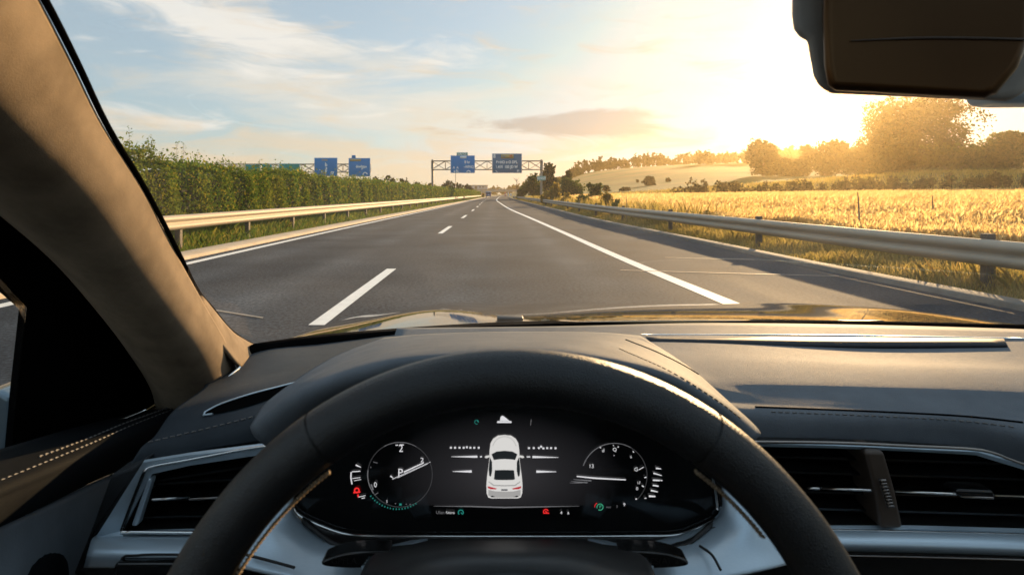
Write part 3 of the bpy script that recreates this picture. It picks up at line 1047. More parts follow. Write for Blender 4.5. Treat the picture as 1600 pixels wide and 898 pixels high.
def panel(t, Y, px0, py0, px1, py1, m, depth=.12, name='sign_panel', border=True, r=.1):
    y = Y - .25
    k = Y / y
    a, b = P(px0, py0, y), P(px1, py1, y)
    g = Geo().box(((a.x + b.x) / 2, y, (a.z + b.z) / 2), (b.x - a.x, depth, a.z - b.z))
    o = g.obj(name, m, t, bevel=r)
    if border:
        fr = Geo()
        w = .04
        yy = y - depth / 2 - .004
        xm, zm, X, Z = (a.x + b.x) / 2, (a.z + b.z) / 2, b.x - a.x - .12, a.z - b.z - .12
        fr.box((xm, yy, zm + Z / 2), (X, .006, w)).box((xm, yy, zm - Z / 2), (X, .006, w))
        fr.box((xm - X / 2, yy, zm), (w, .006, Z - w * 1.1)).box((xm + X / 2, yy, zm), (w, .006, Z - w * 1.1))
        fr.obj('border', M['signwhite'], o)
    return o


def sign_text(o, Y, px, py, body, hpx, m, sx=1.0):
    y = Y - .25 - .07
    text_obj('lettering', body, hpx / F * y * 1.6, P(px, py, y), m, o, .004, sx * .9, bold=.035)


def plate(o, Y, px0, py0, px1, py1, m, name, d=.066):
    y = Y - .25 - d
    a, b = P(px0, py0, y), P(px1, py1, y)
    return Geo().box(((a.x + b.x) / 2, y, (a.z + b.z) / 2), (b.x - a.x, .012, a.z - b.z)).obj(name, m, o)


def arc_mark(o, Y, px, py, r, a0, a1, m, name='arrow', w=.9):
    y = Y - .25 - .07
    g = Geo()
    c = [P(px + r * math.cos(math.radians(a)), py - r * math.sin(math.radians(a)), y) for a in np.linspace(a0, a1, 12)]
    g.tube(c, w / F * y, 6)
    g.obj(name, m, o)


GY_ = 120
ga = gantry('grey truss gantry over the road with two big blue signs', GY_, 674, 848, 251.5, 265, (675.5, 846))
s1 = panel(ga, GY_, 704, 243, 742, 270.5, M['signblue'])
plate(s1, GY_, 719, 244, 729, 247.5, M['signwhite'], 'top_plate')
sign_text(s1, GY_, 730, 253.5, '8 hr', 3.6, M['signwhite'])
sign_text(s1, GY_, 732.5, 261, '~WPNQ', 3.6, M['signwhite'], .8)
sign_text(s1, GY_, 712, 262, 'A  A', 3.2, M['signwhite'])
sign_text(s1, GY_, 713, 267.5, 'a Ri.', 3.2, M['signwhite'])
arc_mark(s1, GY_, 732, 270, 3.0, 20, 160, M['signwhite'])
s1b = panel(ga, GY_, 713.5, 238.2, 731, 243, M['signgreen'], r=.03)
sign_text(s1b, GY_, 722, 240.6, 'OU CI', 3.0, M['signwhite'], 1.1)
s2 = panel(ga, GY_, 769, 240, 815.5, 270.5, M['signgrey'])
tp = plate(s2, GY_, 783, 241.3, 802.5, 247.5, M['signtan'], 'route_plate')
sign_text(s2, GY_, 788, 244.6, 'Gne', 2.6, M['signgrey'])
sign_text(s2, GY_, 798, 243.6, 'a4', 3, M['signred'])
sign_text(s2, GY_, 772.5, 244.4, '8', 5, M['signwhite'])
sign_text(s2, GY_, 778, 253.6, 'B>', 3.6, M['signwhite'])
sign_text(s2, GY_, 795, 253.6, 'HO o O DBL', 3.6, M['signwhite'], .95)
sign_text(s2, GY_, 792, 261, '\\ AVI  100 JD W', 3.8, M['signwhite'], .92)
g = Geo().tube([P(774.5, 266.5, GY_ - .32), P(777.2, 269.6, GY_ - .32)], .07, 6)
g.obj('arrow', M['signwhite'], s2)
sign_text(s2, GY_, 809.5, 267.2, 'H', 3.4, M['signwhite'])
s3 = panel(ga, GY_, 839.5, 275.4, 852.5, 282, M['signgreen'], r=.04)
sign_text(s3, GY_, 846, 278.7, 'EANHLN', 2.8, M['signwhite'], .85)

gb = gantry('long truss gantry over the other carriageway behind the hedge', GY_, 300, 578, 256.5, 269, (330, 509))
b1 = panel(gb, GY_, 491, 246.6, 527.2, 275.6, M['signblue'])
sign_text(b1, GY_, 507.5, 250, 'Dolaio', 2.4, M['signtan'])
for (px, py, s_, h_) in ((509.5, 257.5, 'b', 5), (510, 262.5, 'a', 4), (509.5, 266.5, 'p', 4.4), (499.5, 263.3, '.', 5), (503, 268, 'v', 3.4), (519, 271.5, 'f7', 5)):
    sign_text(b1, GY_, px, py, s_, h_, M['signwhite'])
b2 = panel(gb, GY_, 544.6, 247, 578.6, 276, M['signblue'])
plate(b2, GY_, 547, 248.5, 564, 252, M['signtan'], 'route_plate')
sign_text(b2, GY_, 564.5, 260.3, 'dowhtpo', 3.6, M['signwhite'], .9)
sign_text(b2, GY_, 566, 264, 'P', 3, M['signwhite'])
arc_mark(b2, GY_, 570.5, 273, 3.2, 10, 190, M['signwhite'])
panel(gb, GY_, 549.6, 242.6, 556, 247, M['signblue'], border=False, r=.03)
panel(gb, GY_, 436, 255.6, 468.5, 272, M['signgreen'])
panel(gb, GY_, 409, 256.8, 425, 270, M['signgreen'])
panel(gb, GY_, 383, 257, 407, 271, M['signgreen'])

# thin lamp post behind the main gantry
Y = 175
x = (712 - CX) / F * Y
t = thing('lamp_post', 'thin grey lamp post seen below the blue gantry sign', 'lamp post', (x, Y, 0))
z1 = H + (CY - 246) / F * Y
Geo().tube([(x, Y, -.2), (x, Y, z1 * .5), (x, Y, z1)], [.1, .08, .055], 8).obj('pole', M['gantry'], t)
Geo().tube([(x, Y, z1 - .05), (x + .6, Y, z1 + .12), (x + 1.1, Y, z1 + .1)], [.045, .04, .04], 6).obj('arm', M['gantry'], t)
Geo().box((x + 1.3, Y, z1 + .1), (.6, .22, .1)).obj('lamp_head', M['gantry'], t, bevel=.03)
# small blue sign over the hedge
Y = 140
a, b = P(691, 291.6, Y), P(699, 297, Y)
t = thing('road_sign', 'small light blue road sign peeping over the hedge', 'road sign', ((a.x + b.x) / 2, Y, 0))
Geo().tube([((a.x + b.x) / 2, Y, -.1), ((a.x + b.x) / 2, Y, a.z)], .05, 6).obj('post', M['gantry'], t)
s = Geo().box(((a.x + b.x) / 2, Y - .08, (a.z + b.z) / 2), (b.x - a.x, .06, a.z - b.z)).obj('sign_panel', mat('light_blue', (.05, .25, .5), .5, col2=(.07, .3, .55), scale=2), t, bevel=.02)
Geo().box(((a.x + b.x) / 2 + .1, Y - .115, (a.z + b.z) / 2), (.35, .006, .3)).obj('symbol', M['signwhite'], s)

# ------------------------------------------------------------------ far end of the road
Y = 700
zt, zb = H + (CY - 296.8) / F * Y, H + (CY - 299.6) / F * Y
xa, xb = (724 - CX) / F * Y, (812 - CX) / F * Y
t = thing('overpass', 'pale concrete overpass crossing at the far end of the road', 'overpass', ((xa + xb) / 2, Y, 0))
Geo().box(((xa + xb) / 2, Y + 4, (zt + zb) / 2), (xb - xa, 8, zt - zb)).obj('deck', M['concrete'], t, bevel=.1)
Geo().box(((xa + xb) / 2, Y - .15, zt + .45), (xb - xa, .2, .9)).obj('parapet', M['gantry'], t)
for px in (729, 757, 808):
    Geo().box(((px - CX) / F * Y, Y + 4, zb / 2 - .3), (3.0, 6, zb + .5)).obj('pier', M['concrete'], t)
Y = 860
a, b = P(730, 289.8, Y), P(762, 297, Y)
t = thing('warehouse', 'flat roofed grey warehouse with a dark door beyond the overpass', 'warehouse', ((a.x + b.x) / 2, Y, 0))
zc = a.z
Geo().box(((a.x + b.x) / 2, Y + 12, zc / 2 - .5), (b.x - a.x, 24, zc + 1)).obj('wall', M['warehouse'], t)
Geo().box(((a.x + b.x) / 2, Y + 12, zc + .25), (b.x - a.x + .8, 25, .5)).obj('roof', M['post'], t)
da, db = P(741.5, 291, Y - .1), P(745.6, 297.5, Y - .1)
Geo().box(((da.x + db.x) / 2, Y - .1, (da.z + db.z) / 2 - 2), (db.x - da.x, .2, da.z - db.z + 4)).obj('door', M['darkglass'], t)
for px in (750, 755):
    wa = P(px, 292.5, Y - .1)
    Geo().box((wa.x, Y - .1, wa.z), (2.4, .2, 1.4)).obj('window', M['darkglass'], t)

# blue van
Y = 232
x = (763.3 - CX) / F * Y
t = thing('van', 'blue van driving ahead at the end of the hedge', 'van', (x, Y, 0))
bm = bmesh.new()
sec = [(0, .35), (0, 1.9), (.12, 2.0), (2.9, 2.02), (3.5, 1.85), (4.15, 1.2), (4.9, 1.05), (5.0, .75), (5.0, .35)]
L_ = [bm.verts.new((x - .95, Y + a_, z_)) for a_, z_ in sec]
R_ = [bm.verts.new((x + .95, Y + a_, z_)) for a_, z_ in sec]
bm.faces.new(L_); bm.faces.new(R_[::-1])
for i in range(len(sec)):
    j = (i + 1) % len(sec)
    bm.faces.new((L_[i], R_[i], R_[j], L_[j]))
bmesh.ops.recalc_face_normals(bm, faces=bm.faces)
body = bm_obj('body', bm, M['vanblue'], t)
bv = body.modifiers.new('bevel', 'BEVEL'); bv.width = .06; bv.segments = 2
for sx in (-1, 1):
    Geo().box((x + sx * .43, Y - .012, 1.5), (.72, .03, .55)).obj('rear_window', M['darkglass'], t)
    Geo().box((x + sx * .82, Y - .015, .95), (.16, .03, .45)).obj('tail_light', M['signred'], t)
    for yy in (.95, 4.0):
        Geo().tube([(x + sx * .72, Y + yy, .34), (x + sx * .96, Y + yy, .34)], .34, 14).obj('wheel', M['tyre'], t)
Geo().box((x, Y - .02, .42), (1.9, .1, .2)).obj('bumper', M['black'], t)
Geo().box((x, Y - .02, .85), (.5, .02, .12)).obj('number_plate', M['signwhite'], t)

# roadworks boards at the bend
for (px, y0, y1, Y, w, m1, lab) in ((789.6, 300.4, 306.5, 205, 2.0, 'signred', 'small red warning board at the bend of the road'),
                                    ((794.2), 300.2, 308, 190, 1.7, 'signwhite', 'white marker board next to the red warning board'),
                                    ((798.2), 302.2, 308, 185, 1.6, 'signwhite', 'white marker board nearest the start of the guardrail')):
    x = (px - CX) / F * Y
    zt, zb = H + (CY - y0) / F * Y, .55
    t = thing('marker_board', lab, 'road sign', (x, Y, 0), 'boards at the bend')
    Geo().tube([(x, Y, -.1), (x, Y, zt)], .045, 6).obj('post', M['gantry'], t)
    W_ = w / F * Y
    s = Geo().box((x, Y - .07, (zt + zb) / 2), (W_, .04, zt - zb)).obj('board', M[m1], t, bevel=.01)
    g = Geo()
    for k in range(2):
        g.box((x, Y - .0935, zb + (zt - zb) * (.3 + .36 * k)), (W_ * .9, .006, (zt - zb) * .13))
    g.obj('stripes', M['signwhite' if m1 == 'signred' else 'signblue'], s)
# ------------------------------------------------------------------ the car one sits in
XC = .37                                             # middle of the car
car = thing('car', 'car interior with steering wheel, lit dashboard, glass and golden bonnet', 'car', (XC, .5, 0))


def mirror_rows(rows):
    return [[(2 * XC - p[0], p[1], p[2]) for p in (Vector(q) for q in r)] for r in rows]


def wrows(rows):
    return [[tuple(P(*q)) for q in r] for r in rows]


# bonnet
def hood_z(x, Y):
    u = (x - XC) / .84
    z = .968 - .135 * ((Y - 1.12) / 1.0) ** 1.25 * (Y > 1.12) - .022 * u * u - .085 * np.clip(np.abs(u) - .86, 0, 1) ** 1.5 * 9
    z = z + .014 * np.exp(-((np.abs(u) - .62) / .16) ** 2) * sstep(Y, 1.1, 1.5)
    z = z - .20 * np.clip((Y - 2.05) / .3, 0, 1) ** 2
    return z


ys = np.linspace(1.13, 2.35, 40)
xs = np.linspace(XC - .94, XC + .94, 90)
HX, HY = np.meshgrid(xs, ys)
HY2 = HY - .10 * ((HX - XC) / .94) ** 2 * (1 - (HY - 1.13) / 1.22) - .12 * np.abs((HX - XC) / .94) ** 3
HZ = np.vectorize(lambda a, b: float(hood_z(a, b)))(HX, np.maximum(HY, 1.1201))
ii = np.arange(HX.size).reshape(HX.shape)
hood = mesh_np('bonnet', np.stack([HX, HY2, HZ], -1), np.stack([ii[:-1, :-1], ii[1:, :-1], ii[1:, 1:], ii[:-1, 1:]], -1).reshape(-1, 4), M['paint'], car, True)
hood.modifiers.new('solid', 'SOLIDIFY').thickness = .006
# washer jets / cowl and wiper
cowl = loft('cowl', [[(395, 547, 1.00), (520, 530, 1.08), (800, 511, 1.17), (1150, 507, 1.18), (1600, 516, 1.08), (1900, 528, .99)],
                     [(390, 551, .955), (520, 537, 1.03), (800, 517, 1.11), (1150, 513, 1.12), (1600, 522, 1.03), (1900, 537, .94)]], M['blackcloth'], car, 60, 3, .02)
wp = Geo().tube([P(560, 524, 1.12), P(800, 507, 1.19), P(1100, 503.5, 1.2), P(1380, 505, 1.18)], .006, 6, 30)
wp.obj('wiper', M['black'], car, True)
g = Geo().box(P(797, 499, 1.22), (.05, .03, .012))
g.obj('washer_jet', M['black'], car, bevel=.003)

# windscreen pillars
pill = []
for (py, xr, xl, Yc) in ((640, 384, 262, .87), (600, 373, 250, .83), (540, 352, 212, .765), (480, 318, 166, .705), (400, 273, 95, .63), (300, 220, -22, .54), (200, 158, -140, .45), (100, 108, -262, .375), (0, 55, -385, .315), (-160, -40, -590, .25)):
    dep = .098
    xm = CX + (xr - CX) * (Yc + dep) / Yc                        # knee: straight back towards the driver from the glass edge
    xm = max(min(xm, xr - 8), xl + .35 * (xr - xl))
    a = P(xr, py, Yc + dep)
    k = P(xm, py, Yc)
    c = P((xm * .45 + xl * .55), py, Yc - .012)
    e = P(xl, py, Yc + .004)
    back = P(xl - 14, py, Yc + .05)
    pill.append([tuple(a), tuple(a.lerp(k, .5) + Vector((.004, 0, 0))), tuple(k + Vector((-.003, .004, 0))), tuple(c), tuple(e), tuple(back)])
rows = [list(r) for r in pill]
pl = loft('windscreen_pillar', rows, M['pillar'], car, 44, 5, .006, True)
pr = loft('windscreen_pillar', mirror_rows(rows), M['pillar'], car, 44, 5, .006, True)
# black glass seal at the glass edge and the light edge strip at the pillar foot
seal = [(Vector(r[0]) + Vector((.003, .006, 0))) for r in pill[2:]]
foot = [P(408, 545, 1.045), P(380, 531, .975), P(357, 513, .925), P(330, 480, .85), P(309, 455, .80)]
for s_ in (1, -1):
    q = [(p.x if s_ == 1 else 2 * XC - p.x, p.y, p.z) for p in foot + seal[2:]]
    Geo().tube(q, .0028, 6, 40).obj('glass_seal', M['blackcloth'], car, True)
fl = loft('pillar_foot', [[(309, 456, .80), (357, 514, .915), (380, 531, .96), (406, 544, 1.02)],
                          [(307, 456, .80), (347, 519, .865), (371, 545, .905), (390, 560, .945)],
                          [(305, 457, .80), (336, 524, .835), (360, 558, .855), (375, 574, .88)]], M['pillar'], car, 20, 6, .004)
Geo().tube([P(331, 609, .825), P(344, 600, .83), P(360, 586, .85), P(375, 574, .875)], .0022, 6, 12).obj('pillar_foot_edge', M['chrome'], car, True)

# windscreen
gl = []
for (py, xr, Yc), (yc, zc) in zip(((545, 398, 1.03), (480, 313, .80), (400, 273, .73), (300, 220, .64), (200, 158, .55), (100, 108, .475), (0, 55, .415), (-160, -40, .35)),
                                  ((1.135, .975), (1.02, 1.05), (.91, 1.125), (.80, 1.2), (.70, 1.265), (.61, 1.325), (.53, 1.375), (.42, 1.43))):
    a = P(xr, py, Yc) + Vector((.0, .008, 0))
    gl.append([tuple(a), (a.x + .35 * (XC - a.x), .35 * a.y + .65 * yc, .3 * a.z + .7 * zc), (XC, yc, zc), (2 * XC - a.x - .35 * (XC - a.x), .35 * a.y + .65 * yc, .3 * a.z + .7 * zc), (2 * XC - a.x, a.y, a.z)])
loft('windscreen', gl, M['glassw'], car, 40, 4, 0, True)
# roof: header, cloth lining, added glass panel, and the body behind
zr = 1.47
Geo().box((XC, .40, zr - .03), (1.0, .07, .03)).obj('roof_header', M['lining'], car, bevel=.012)
Geo().box((XC, -.5, zr + .02), (1.02, 1.86, .006)).obj('roof_fill_glass', M['glassr'], car)  # unseen glass roof, added to let blue sky fill the cabin
for s_ in (-1, 1):
    Geo().box((XC + s_ * .57, -.55, zr), (.14, 2.0, .05)).obj('roof_rail', M['lining'], car, bevel=.015)
    Geo().box((XC + s_ * .84, -.75, .60), (.10, 2.2, .62)).obj('body_side', M['doorcard'], car, bevel=.02)
    Geo().tube([(XC + s_ * .84, -.38, .85), (XC + s_ * .76, -.42, 1.2), (XC + s_ * .60, -.46, zr)], .04, 8, 10).obj('door_pillar', M['lining'], car, True)
    Geo().tube([(XC + s_ * .84, -1.75, .85), (XC + s_ * .74, -1.6, 1.2), (XC + s_ * .60, -1.45, zr)], .06, 8, 10).obj('rear_pillar', M['lining'], car, True)
Geo().box((XC, -.3, .28), (1.7, 3.0, .05)).obj('floor_pan', M['black'], car)
Geo().box((XC, -1.85, .6), (1.7, .12, .65)).obj('rear_panel', M['doorcard'], car, bevel=.03)
Geo().box((XC, 1.0, .55), (1.7, .05, .5)).obj('bulkhead', M['black'], car)

# unseen seats, added to dim light from behind: cushion, backrest and headrest each
for sx in (0, .74):
    g = Geo().box((sx, -.12, .52), (.50, .52, .16))
    st = g.obj('seat', M['leather'], car, bevel=.05)
    Geo().box((sx, -.46, .86), (.48, .13, .62), Matrix.Rotation(-.2, 3, 'X')).obj('backrest', M['leather'], st, bevel=.05)
    Geo().box((sx, -.545, 1.26), (.27, .10, .19), Matrix.Rotation(-.15, 3, 'X')).obj('headrest', M['leather'], st, bevel=.04)
bench = Geo().box((XC, -1.28, .52), (1.25, .5, .16)).obj('rear_bench', M['leather'], car, bevel=.05)
Geo().box((XC, -1.62, .88), (1.25, .14, .66), Matrix.Rotation(-.25, 3, 'X')).obj('backrest', M['leather'], bench, bevel=.05)
Geo().box((XC, -1.86, 1.0), (1.5, .3, .06)).obj('parcel_shelf', M['black'], car, bevel=.02)

# door on the driver's side
door = loft('door', [[(252, 640, .93), (180, 655, .85), (100, 676, .76), (0, 706, .665), (-150, 752, .545), (-700, 900, .33)],
                     [(270, 643, .845), (208, 667, .755), (140, 697, .67), (0, 754, .535), (-150, 815, .43), (-700, 1040, .25)],
                     [(271, 656, .825), (206, 688, .735), (140, 718, .65), (0, 778, .52), (-150, 840, .42), (-700, 1075, .245)],
                     [(256, 690, .815), (180, 727, .725), (110, 762, .64), (0, 812, .525), (-150, 880, .425), (-700, 1120, .25)],
                     [(205, 735, .80), (172, 742, .74), (90, 782, .645), (0, 825, .545), (-150, 895, .44), (-700, 1140, .26)],
                     [(190, 800, .78), (165, 815, .72), (80, 850, .62), (0, 880, .545), (-150, 950, .45), (-700, 1200, .27)],
                     [(150, 930, .72), (130, 940, .66), (60, 960, .58), (0, 985, .52), (-150, 1050, .43), (-700, 1300, .26)]], M['doorleather'], car, 60, 6, .006)
loft('door_card', [[(178, 738, .737), (96, 776, .637), (0, 822, .539), (-150, 893, .434)],
                   [(168, 800, .715), (80, 842, .618), (0, 876, .54), (-150, 945, .442)],
                   [(136, 905, .66), (56, 935, .585), (0, 955, .523), (-150, 1020, .43)]], M['doorcard'], door, 30, 5, .004)
Geo().tube([P(175, 739, .73), P(110, 767, .648), P(49, 794, .578)], .0022, 6, 14).obj('chrome_strip', M['chrome'], door, True)
Geo().tube([P(47, 796, .577), P(0, 819, .534), P(-120, 873, .44)], .0026, 6, 14).obj('chrome_strip', M['chrome'], door, True)


def stitches(name, path, step, m, parent, L=.6, r=.0009, lift=.0):
    c = cat_rom([P(*q) for q in path], 200)
    seg = np.concatenate([[0], np.cumsum(np.linalg.norm(np.diff(c, axis=0), axis=1))])
    g = Geo()
    s = 0
    while s + step < seg[-1]:
        q = [np.array([np.interp(s + t, seg, c[:, i]) for i in range(3)]) for t in (0, step * L * .5, step * L)]
        q[1] = q[1] + np.array([0, 0, r * .6])
        for k in q:
            k += np.array([0, -lift, lift])
        g.tube(q, r, 5)
        s += step
    g.obj(name, m, parent, True)


stitches('stitching', [(268, 641.5, .842), (206, 666, .752), (140, 695, .667), (0, 753, .532), (-150, 814, .427)], .0085, M['thread'], door, lift=.001)
stitches('stitching', [(263, 638, .862), (200, 661, .775), (135, 688, .69), (60, 716, .61)], .0085, M['thread'], door, lift=.0015)
FRM = [(-220, 130), (-120, 215), (0, 312), (130, 424), (262, 600), (240, 644), (150, 672), (60, 690), (18, 700), (26, 610), (40, 482), (0, 447), (-220, 270)]
fp = [P(a, b_, 560 / (CX - a)) for a, b_ in FRM]
bm = bmesh.new()
f0 = [bm.verts.new(p) for p in fp]
f1 = [bm.verts.new(p + Vector((-.008, 0, 0))) for p in fp]
bm.faces.new(f0)
bm.faces.new(f1[::-1])
for i in range(len(fp)):
    j = (i + 1) % len(fp)
    bm.faces.new((f0[i], f1[i], f1[j], f0[j]))
bmesh.ops.recalc_face_normals(bm, faces=bm.faces)
bm_obj('door_frame', bm, M['blackcloth'], car)
sk_a = [P(a, b_, 562 / (CX - a)) for a, b_ in ((-220, 130), (-120, 215), (0, 312), (130, 424), (262, 600), (240, 660))]
sk_b = [P(a, b_, y_) for a, b_, y_ in ((-60, 120, .50), (20, 200, .55), (130, 312, .66), (225, 424, .79), (325, 600, 1.0), (330, 660, 1.02))]
for s_ in (1, -1):
    q = [[(p.x if s_ == 1 else 2 * XC - p.x, p.y, p.z) for p in r_] for r_ in (sk_a, sk_b)]
    loft('pillar_sunblock_skin', q, M['black'], car, 24, 4, .004, True)  # hidden skin, added to block the sun from the door frame
Geo().tube([P(150, 664, .80), P(190, 655, .82), P(228, 640, .84)], .0016, 6, 10).obj('door_light_strip', M['chrome'], door, True)
wg = Geo()
q = [P(42, 480, .70), P(18, 705, .70), P(-600, 930, .36), P(-600, -200, .36), P(0, 440, .69)]
mesh_np('side_window', [tuple(q[0]), tuple(q[1]), tuple(q[2]), tuple(q[3])], [(0, 1, 2, 3)], M['glasss'], door)
# wing mirror
wm = prism('wing_mirror', [(-90, 640), (-40, 618), (0, 610), (16, 621), (20, 650), (14, 700), (-20, 730), (-90, 735)], .98, 1.10, M['vanblue'] if False else mat('mirror_paint', (.12, .17, .21), .3, metal=.6, col2=(.15, .2, .24), scale=5, coat=.6), car, .03, seg=4)

def on(objs, path, lift=.001, n=None):
    """lay a line on the surfaces it runs over"""
    from mathutils.bvhtree import BVHTree
    bpy.context.view_layer.update()
    dg = bpy.context.evaluated_depsgraph_get()
    trees = [BVHTree.FromObject(o_, dg) for o_ in objs]
    mats = [o_.matrix_world for o_ in objs]
    eye = Vector((0, 0, H))
    q = cat_rom([(a, b_, 0) for a, b_ in path], n or 6 * len(path))
    res = []
    for a, b_, _ in q:
        d = P(a, b_, 1) - eye
        d.normalize()
        best = None
        for t_, m_ in zip(trees, mats):
            im = m_.inverted()
            h = t_.ray_cast(im @ eye, im.to_3x3() @ d)
            if h[0] is not None:
                pt, nn = m_ @ h[0], h[1]
                if nn.dot(d) > 0:
                    nn = -nn
                if best is None or (pt - eye).length < best[0]:
                    best = ((pt - eye).length, pt + nn * lift)
        if best:
            res.append(best[1])
    return res


def stitch_on(name, objs, path, step, m, parent, L=.6, r=.0008, lift=.0006):
    c = np.array([tuple(p) for p in on(objs, path, lift, 60)])
    seg = np.concatenate([[0], np.cumsum(np.linalg.norm(np.diff(c, axis=0), axis=1))])
    g = Geo()
    s_ = 0
    while s_ + step < seg[-1]:
        g.tube([np.array([np.interp(s_ + t, seg, c[:, i]) for i in range(3)]) for t in (0, step * L * .5, step * L)], r, 5)
        s_ += step
    g.obj(name, m, parent, True)


# dashboard
dash = loft('dashboard', [[(620, 516, 1.07), (880, 513, 1.07), (1100, 508, 1.10), (1350, 511, 1.08), (1600, 518, 1.02), (1900, 531, .93)],
                          [(620, 534, 0.98), (880, 531, .98), (1100, 545, .92), (1350, 556, .90), (1600, 566, .86), (1900, 585, .80)],
                          [(670, 559, 0.85), (930, 556, .85), (1100, 568, .835), (1350, 577, .815), (1600, 586, .79), (1900, 604, .745)],
                          [(750, 583, 0.78), (1010, 580, .78), (1120, 594, .775), (1350, 602, .76), (1600, 613, .735), (1900, 633, .69)],
                          [(780, 603, 0.755), (1040, 600, .755), (1160, 614, .745), (1350, 621, .733), (1600, 634, .71), (1900, 656, .665)],
                          [(800, 625, 0.735), (1060, 622, .735), (1180, 634, .718), (1350, 642, .705), (1600, 657, .685), (1900, 682, .645)],
                          [(820, 648, 0.7), (1080, 645, .70), (1180, 652, .695), (1350, 657, .69), (1500, 662, .685), (1600, 680, .665), (1900, 735, .60)],
                          [(830, 693, 0.69), (1090, 690, .69), (1200, 691, .69), (1400, 696, .69), (1520, 701, .685), (1600, 722, .67), (1900, 800, .62)]], M['dash'], car, 60, 7, .008)
pad = loft('dash_pad', [[(320, 592, .90), (405, 547, .99), (500, 536, 1.06), (640, 519, 1.12)],
                  [(318, 610, .80), (400, 588, .82), (480, 568, .85), (600, 538, .95)],
                  [(272, 645, .705), (350, 622, .72), (420, 603, .735), (520, 574, .79)],
                  [(243, 685, .665), (330, 663, .665), (420, 638, .67), (510, 605, .69)],
                  [(222, 702, .65), (320, 684, .65), (410, 662, .65), (500, 640, .66)],
                  [(205, 726, .645), (300, 706, .645), (400, 690, .645), (500, 680, .65)]], M['dashdark'], dash, 50, 7, .006)
stitch_on('stitching', [pad], [(232, 691), (330, 668), (400, 650), (436, 637)], .0075, M['thread'], pad)
stitch_on('stitching', [dash], [(1205, 643.5), (1350, 649), (1500, 657), (1598, 669)], .0075, M['thread'], dash, r=.0007)
Geo().tube(on([dash], [(1180, 636), (1350, 642.5), (1500, 650), (1598, 660)], .0002, 40), .0013, 6).obj('seam', M['blackcloth'], dash, True)
# demister slots
loft('demister_slot', [[(1005, 525, 1.0), (1300, 526.5, 1.0), (1568, 530, .965)], [(1015, 534, .95), (1300, 541, .93), (1574, 541, .92)]], M['slot'], dash, 30, 2, .004)
Geo().tube([P(1002, 523, 1.0), P(1300, 524, 1.0), P(1600, 529, .962)], .0016, 6, 20).obj('slot_rim', M['trim'], dash, True)
up = on([pad], [(321, 645), (345, 633), (390, 618), (440, 605), (484, 594)], .0015, 24)
dn = on([pad], [(319, 650), (345, 646), (390, 635), (440, 617), (486, 597)], .0015, 24)
n_ = min(len(up), len(dn))
mesh_np('side_demister', [tuple(p) for p in up[:n_]] + [tuple(p) for p in dn[:n_]], [(k, k + 1, n_ + k + 1, n_ + k) for k in range(n_ - 1)], M['blackcloth'], pad)
Geo().tube(dn[:3][::-1] + up, .0012, 6).obj('slot_rim', M['trim'], pad, True)

# hood over the instruments
bin_ = loft('instrument_hood', [[(600, 530, .97), (680, 524, .98), (800, 521, .985), (930, 522, .985), (1000, 527, .97)],
                                [(520, 562, .82), (600, 540, .82), (700, 530, .82), (800, 527.5, .82), (930, 528, .82), (1010, 543, .82), (1072, 574, .81)],
                                [(430, 622, .68), (520, 578, .67), (640, 545, .67), (800, 536, .67), (940, 540, .67), (1050, 578, .67), (1136, 630, .68)],
                                [(398, 662, .60), (480, 604, .585), (600, 562, .58), (720, 548.5, .58), (800, 545.5, .58), (900, 548, .58), (1030, 576, .58), (1120, 625, .585), (1182, 674, .60)],
                                [(398, 676, .575), (484, 614, .555), (604, 573, .55), (720, 560, .55), (800, 557, .55), (900, 559, .55), (1030, 586, .55), (1119, 636, .555), (1176, 686, .575)],
                                [(420, 696, .585), (506, 628, .57), (612, 590, .565), (720, 576, .565), (800, 573, .565), (900, 575, .565), (1010, 596, .565), (1098, 648, .57), (1150, 706, .585)],
                                [(446, 716, .63), (520, 640, .63), (616, 604, .63), (720, 590, .63), (800, 588, .63), (900, 590, .63), (1000, 606, .63), (1076, 652, .63), (1130, 716, .63)]], M['dash'], dash, 80, 6, .006)
stitch_on('stitching', [bin_], [(968, 545), (1050, 582), (1118, 624), (1160, 656)], .006, M['thread2'], bin_, r=.0006, lift=.0002)
Geo().tube(on([bin_], [(978, 531), (1030, 552), (1080, 578), (1130, 612), (1168, 645)], .0002, 40), .0011, 5).obj('seam', M['blackcloth'], bin_, True)

# ------------------------------------------------------------------ instrument cluster
YC = .62
out = [(457, 780), (460, 740), (468, 690), (520, 640), (616, 606), (800, 596), (980, 606), (1066, 640), (1106, 690), (1122, 760), (1129, 795), (1122, 808), (1092, 823), (1058, 834), (1030, 836), (800, 836.5), (560, 836), (540, 833), (500, 820), (466, 805), (458, 796)]
clu = prism('instrument_cluster', out, YC, YC + .03, M['gloss'], car, .002)
g = Geo()
low = [(459, 760), (456.5, 785), (459, 797), (470, 807), (500, 821), (542, 834.5), (600, 837), (800, 837.5), (990, 837), (1056, 835.5), (1092, 824.5), (1122, 809), (1129, 797)]
g.tube([P(a, b, YC - .003) for a, b in low], [.0022, .0024, .0018, .0013, .0012, .0013, .0018, .0020], 7, 90)
g.obj('bezel', M['chrome'], clu, True)
Geo().tube([P(1110, 735, YC - .004), P(1117, 762, YC - .004), P(1121, 795, YC - .004)], .0014, 6, 14).obj('bezel', M['chrome'], clu, True)
Geo().tube([P(1121, 812, YC - .005), P(1128, 803, YC - .005), P(1129.5, 793, YC - .005)], .0032, 7, 10).obj('bezel_corner', M['trim'], clu, True)
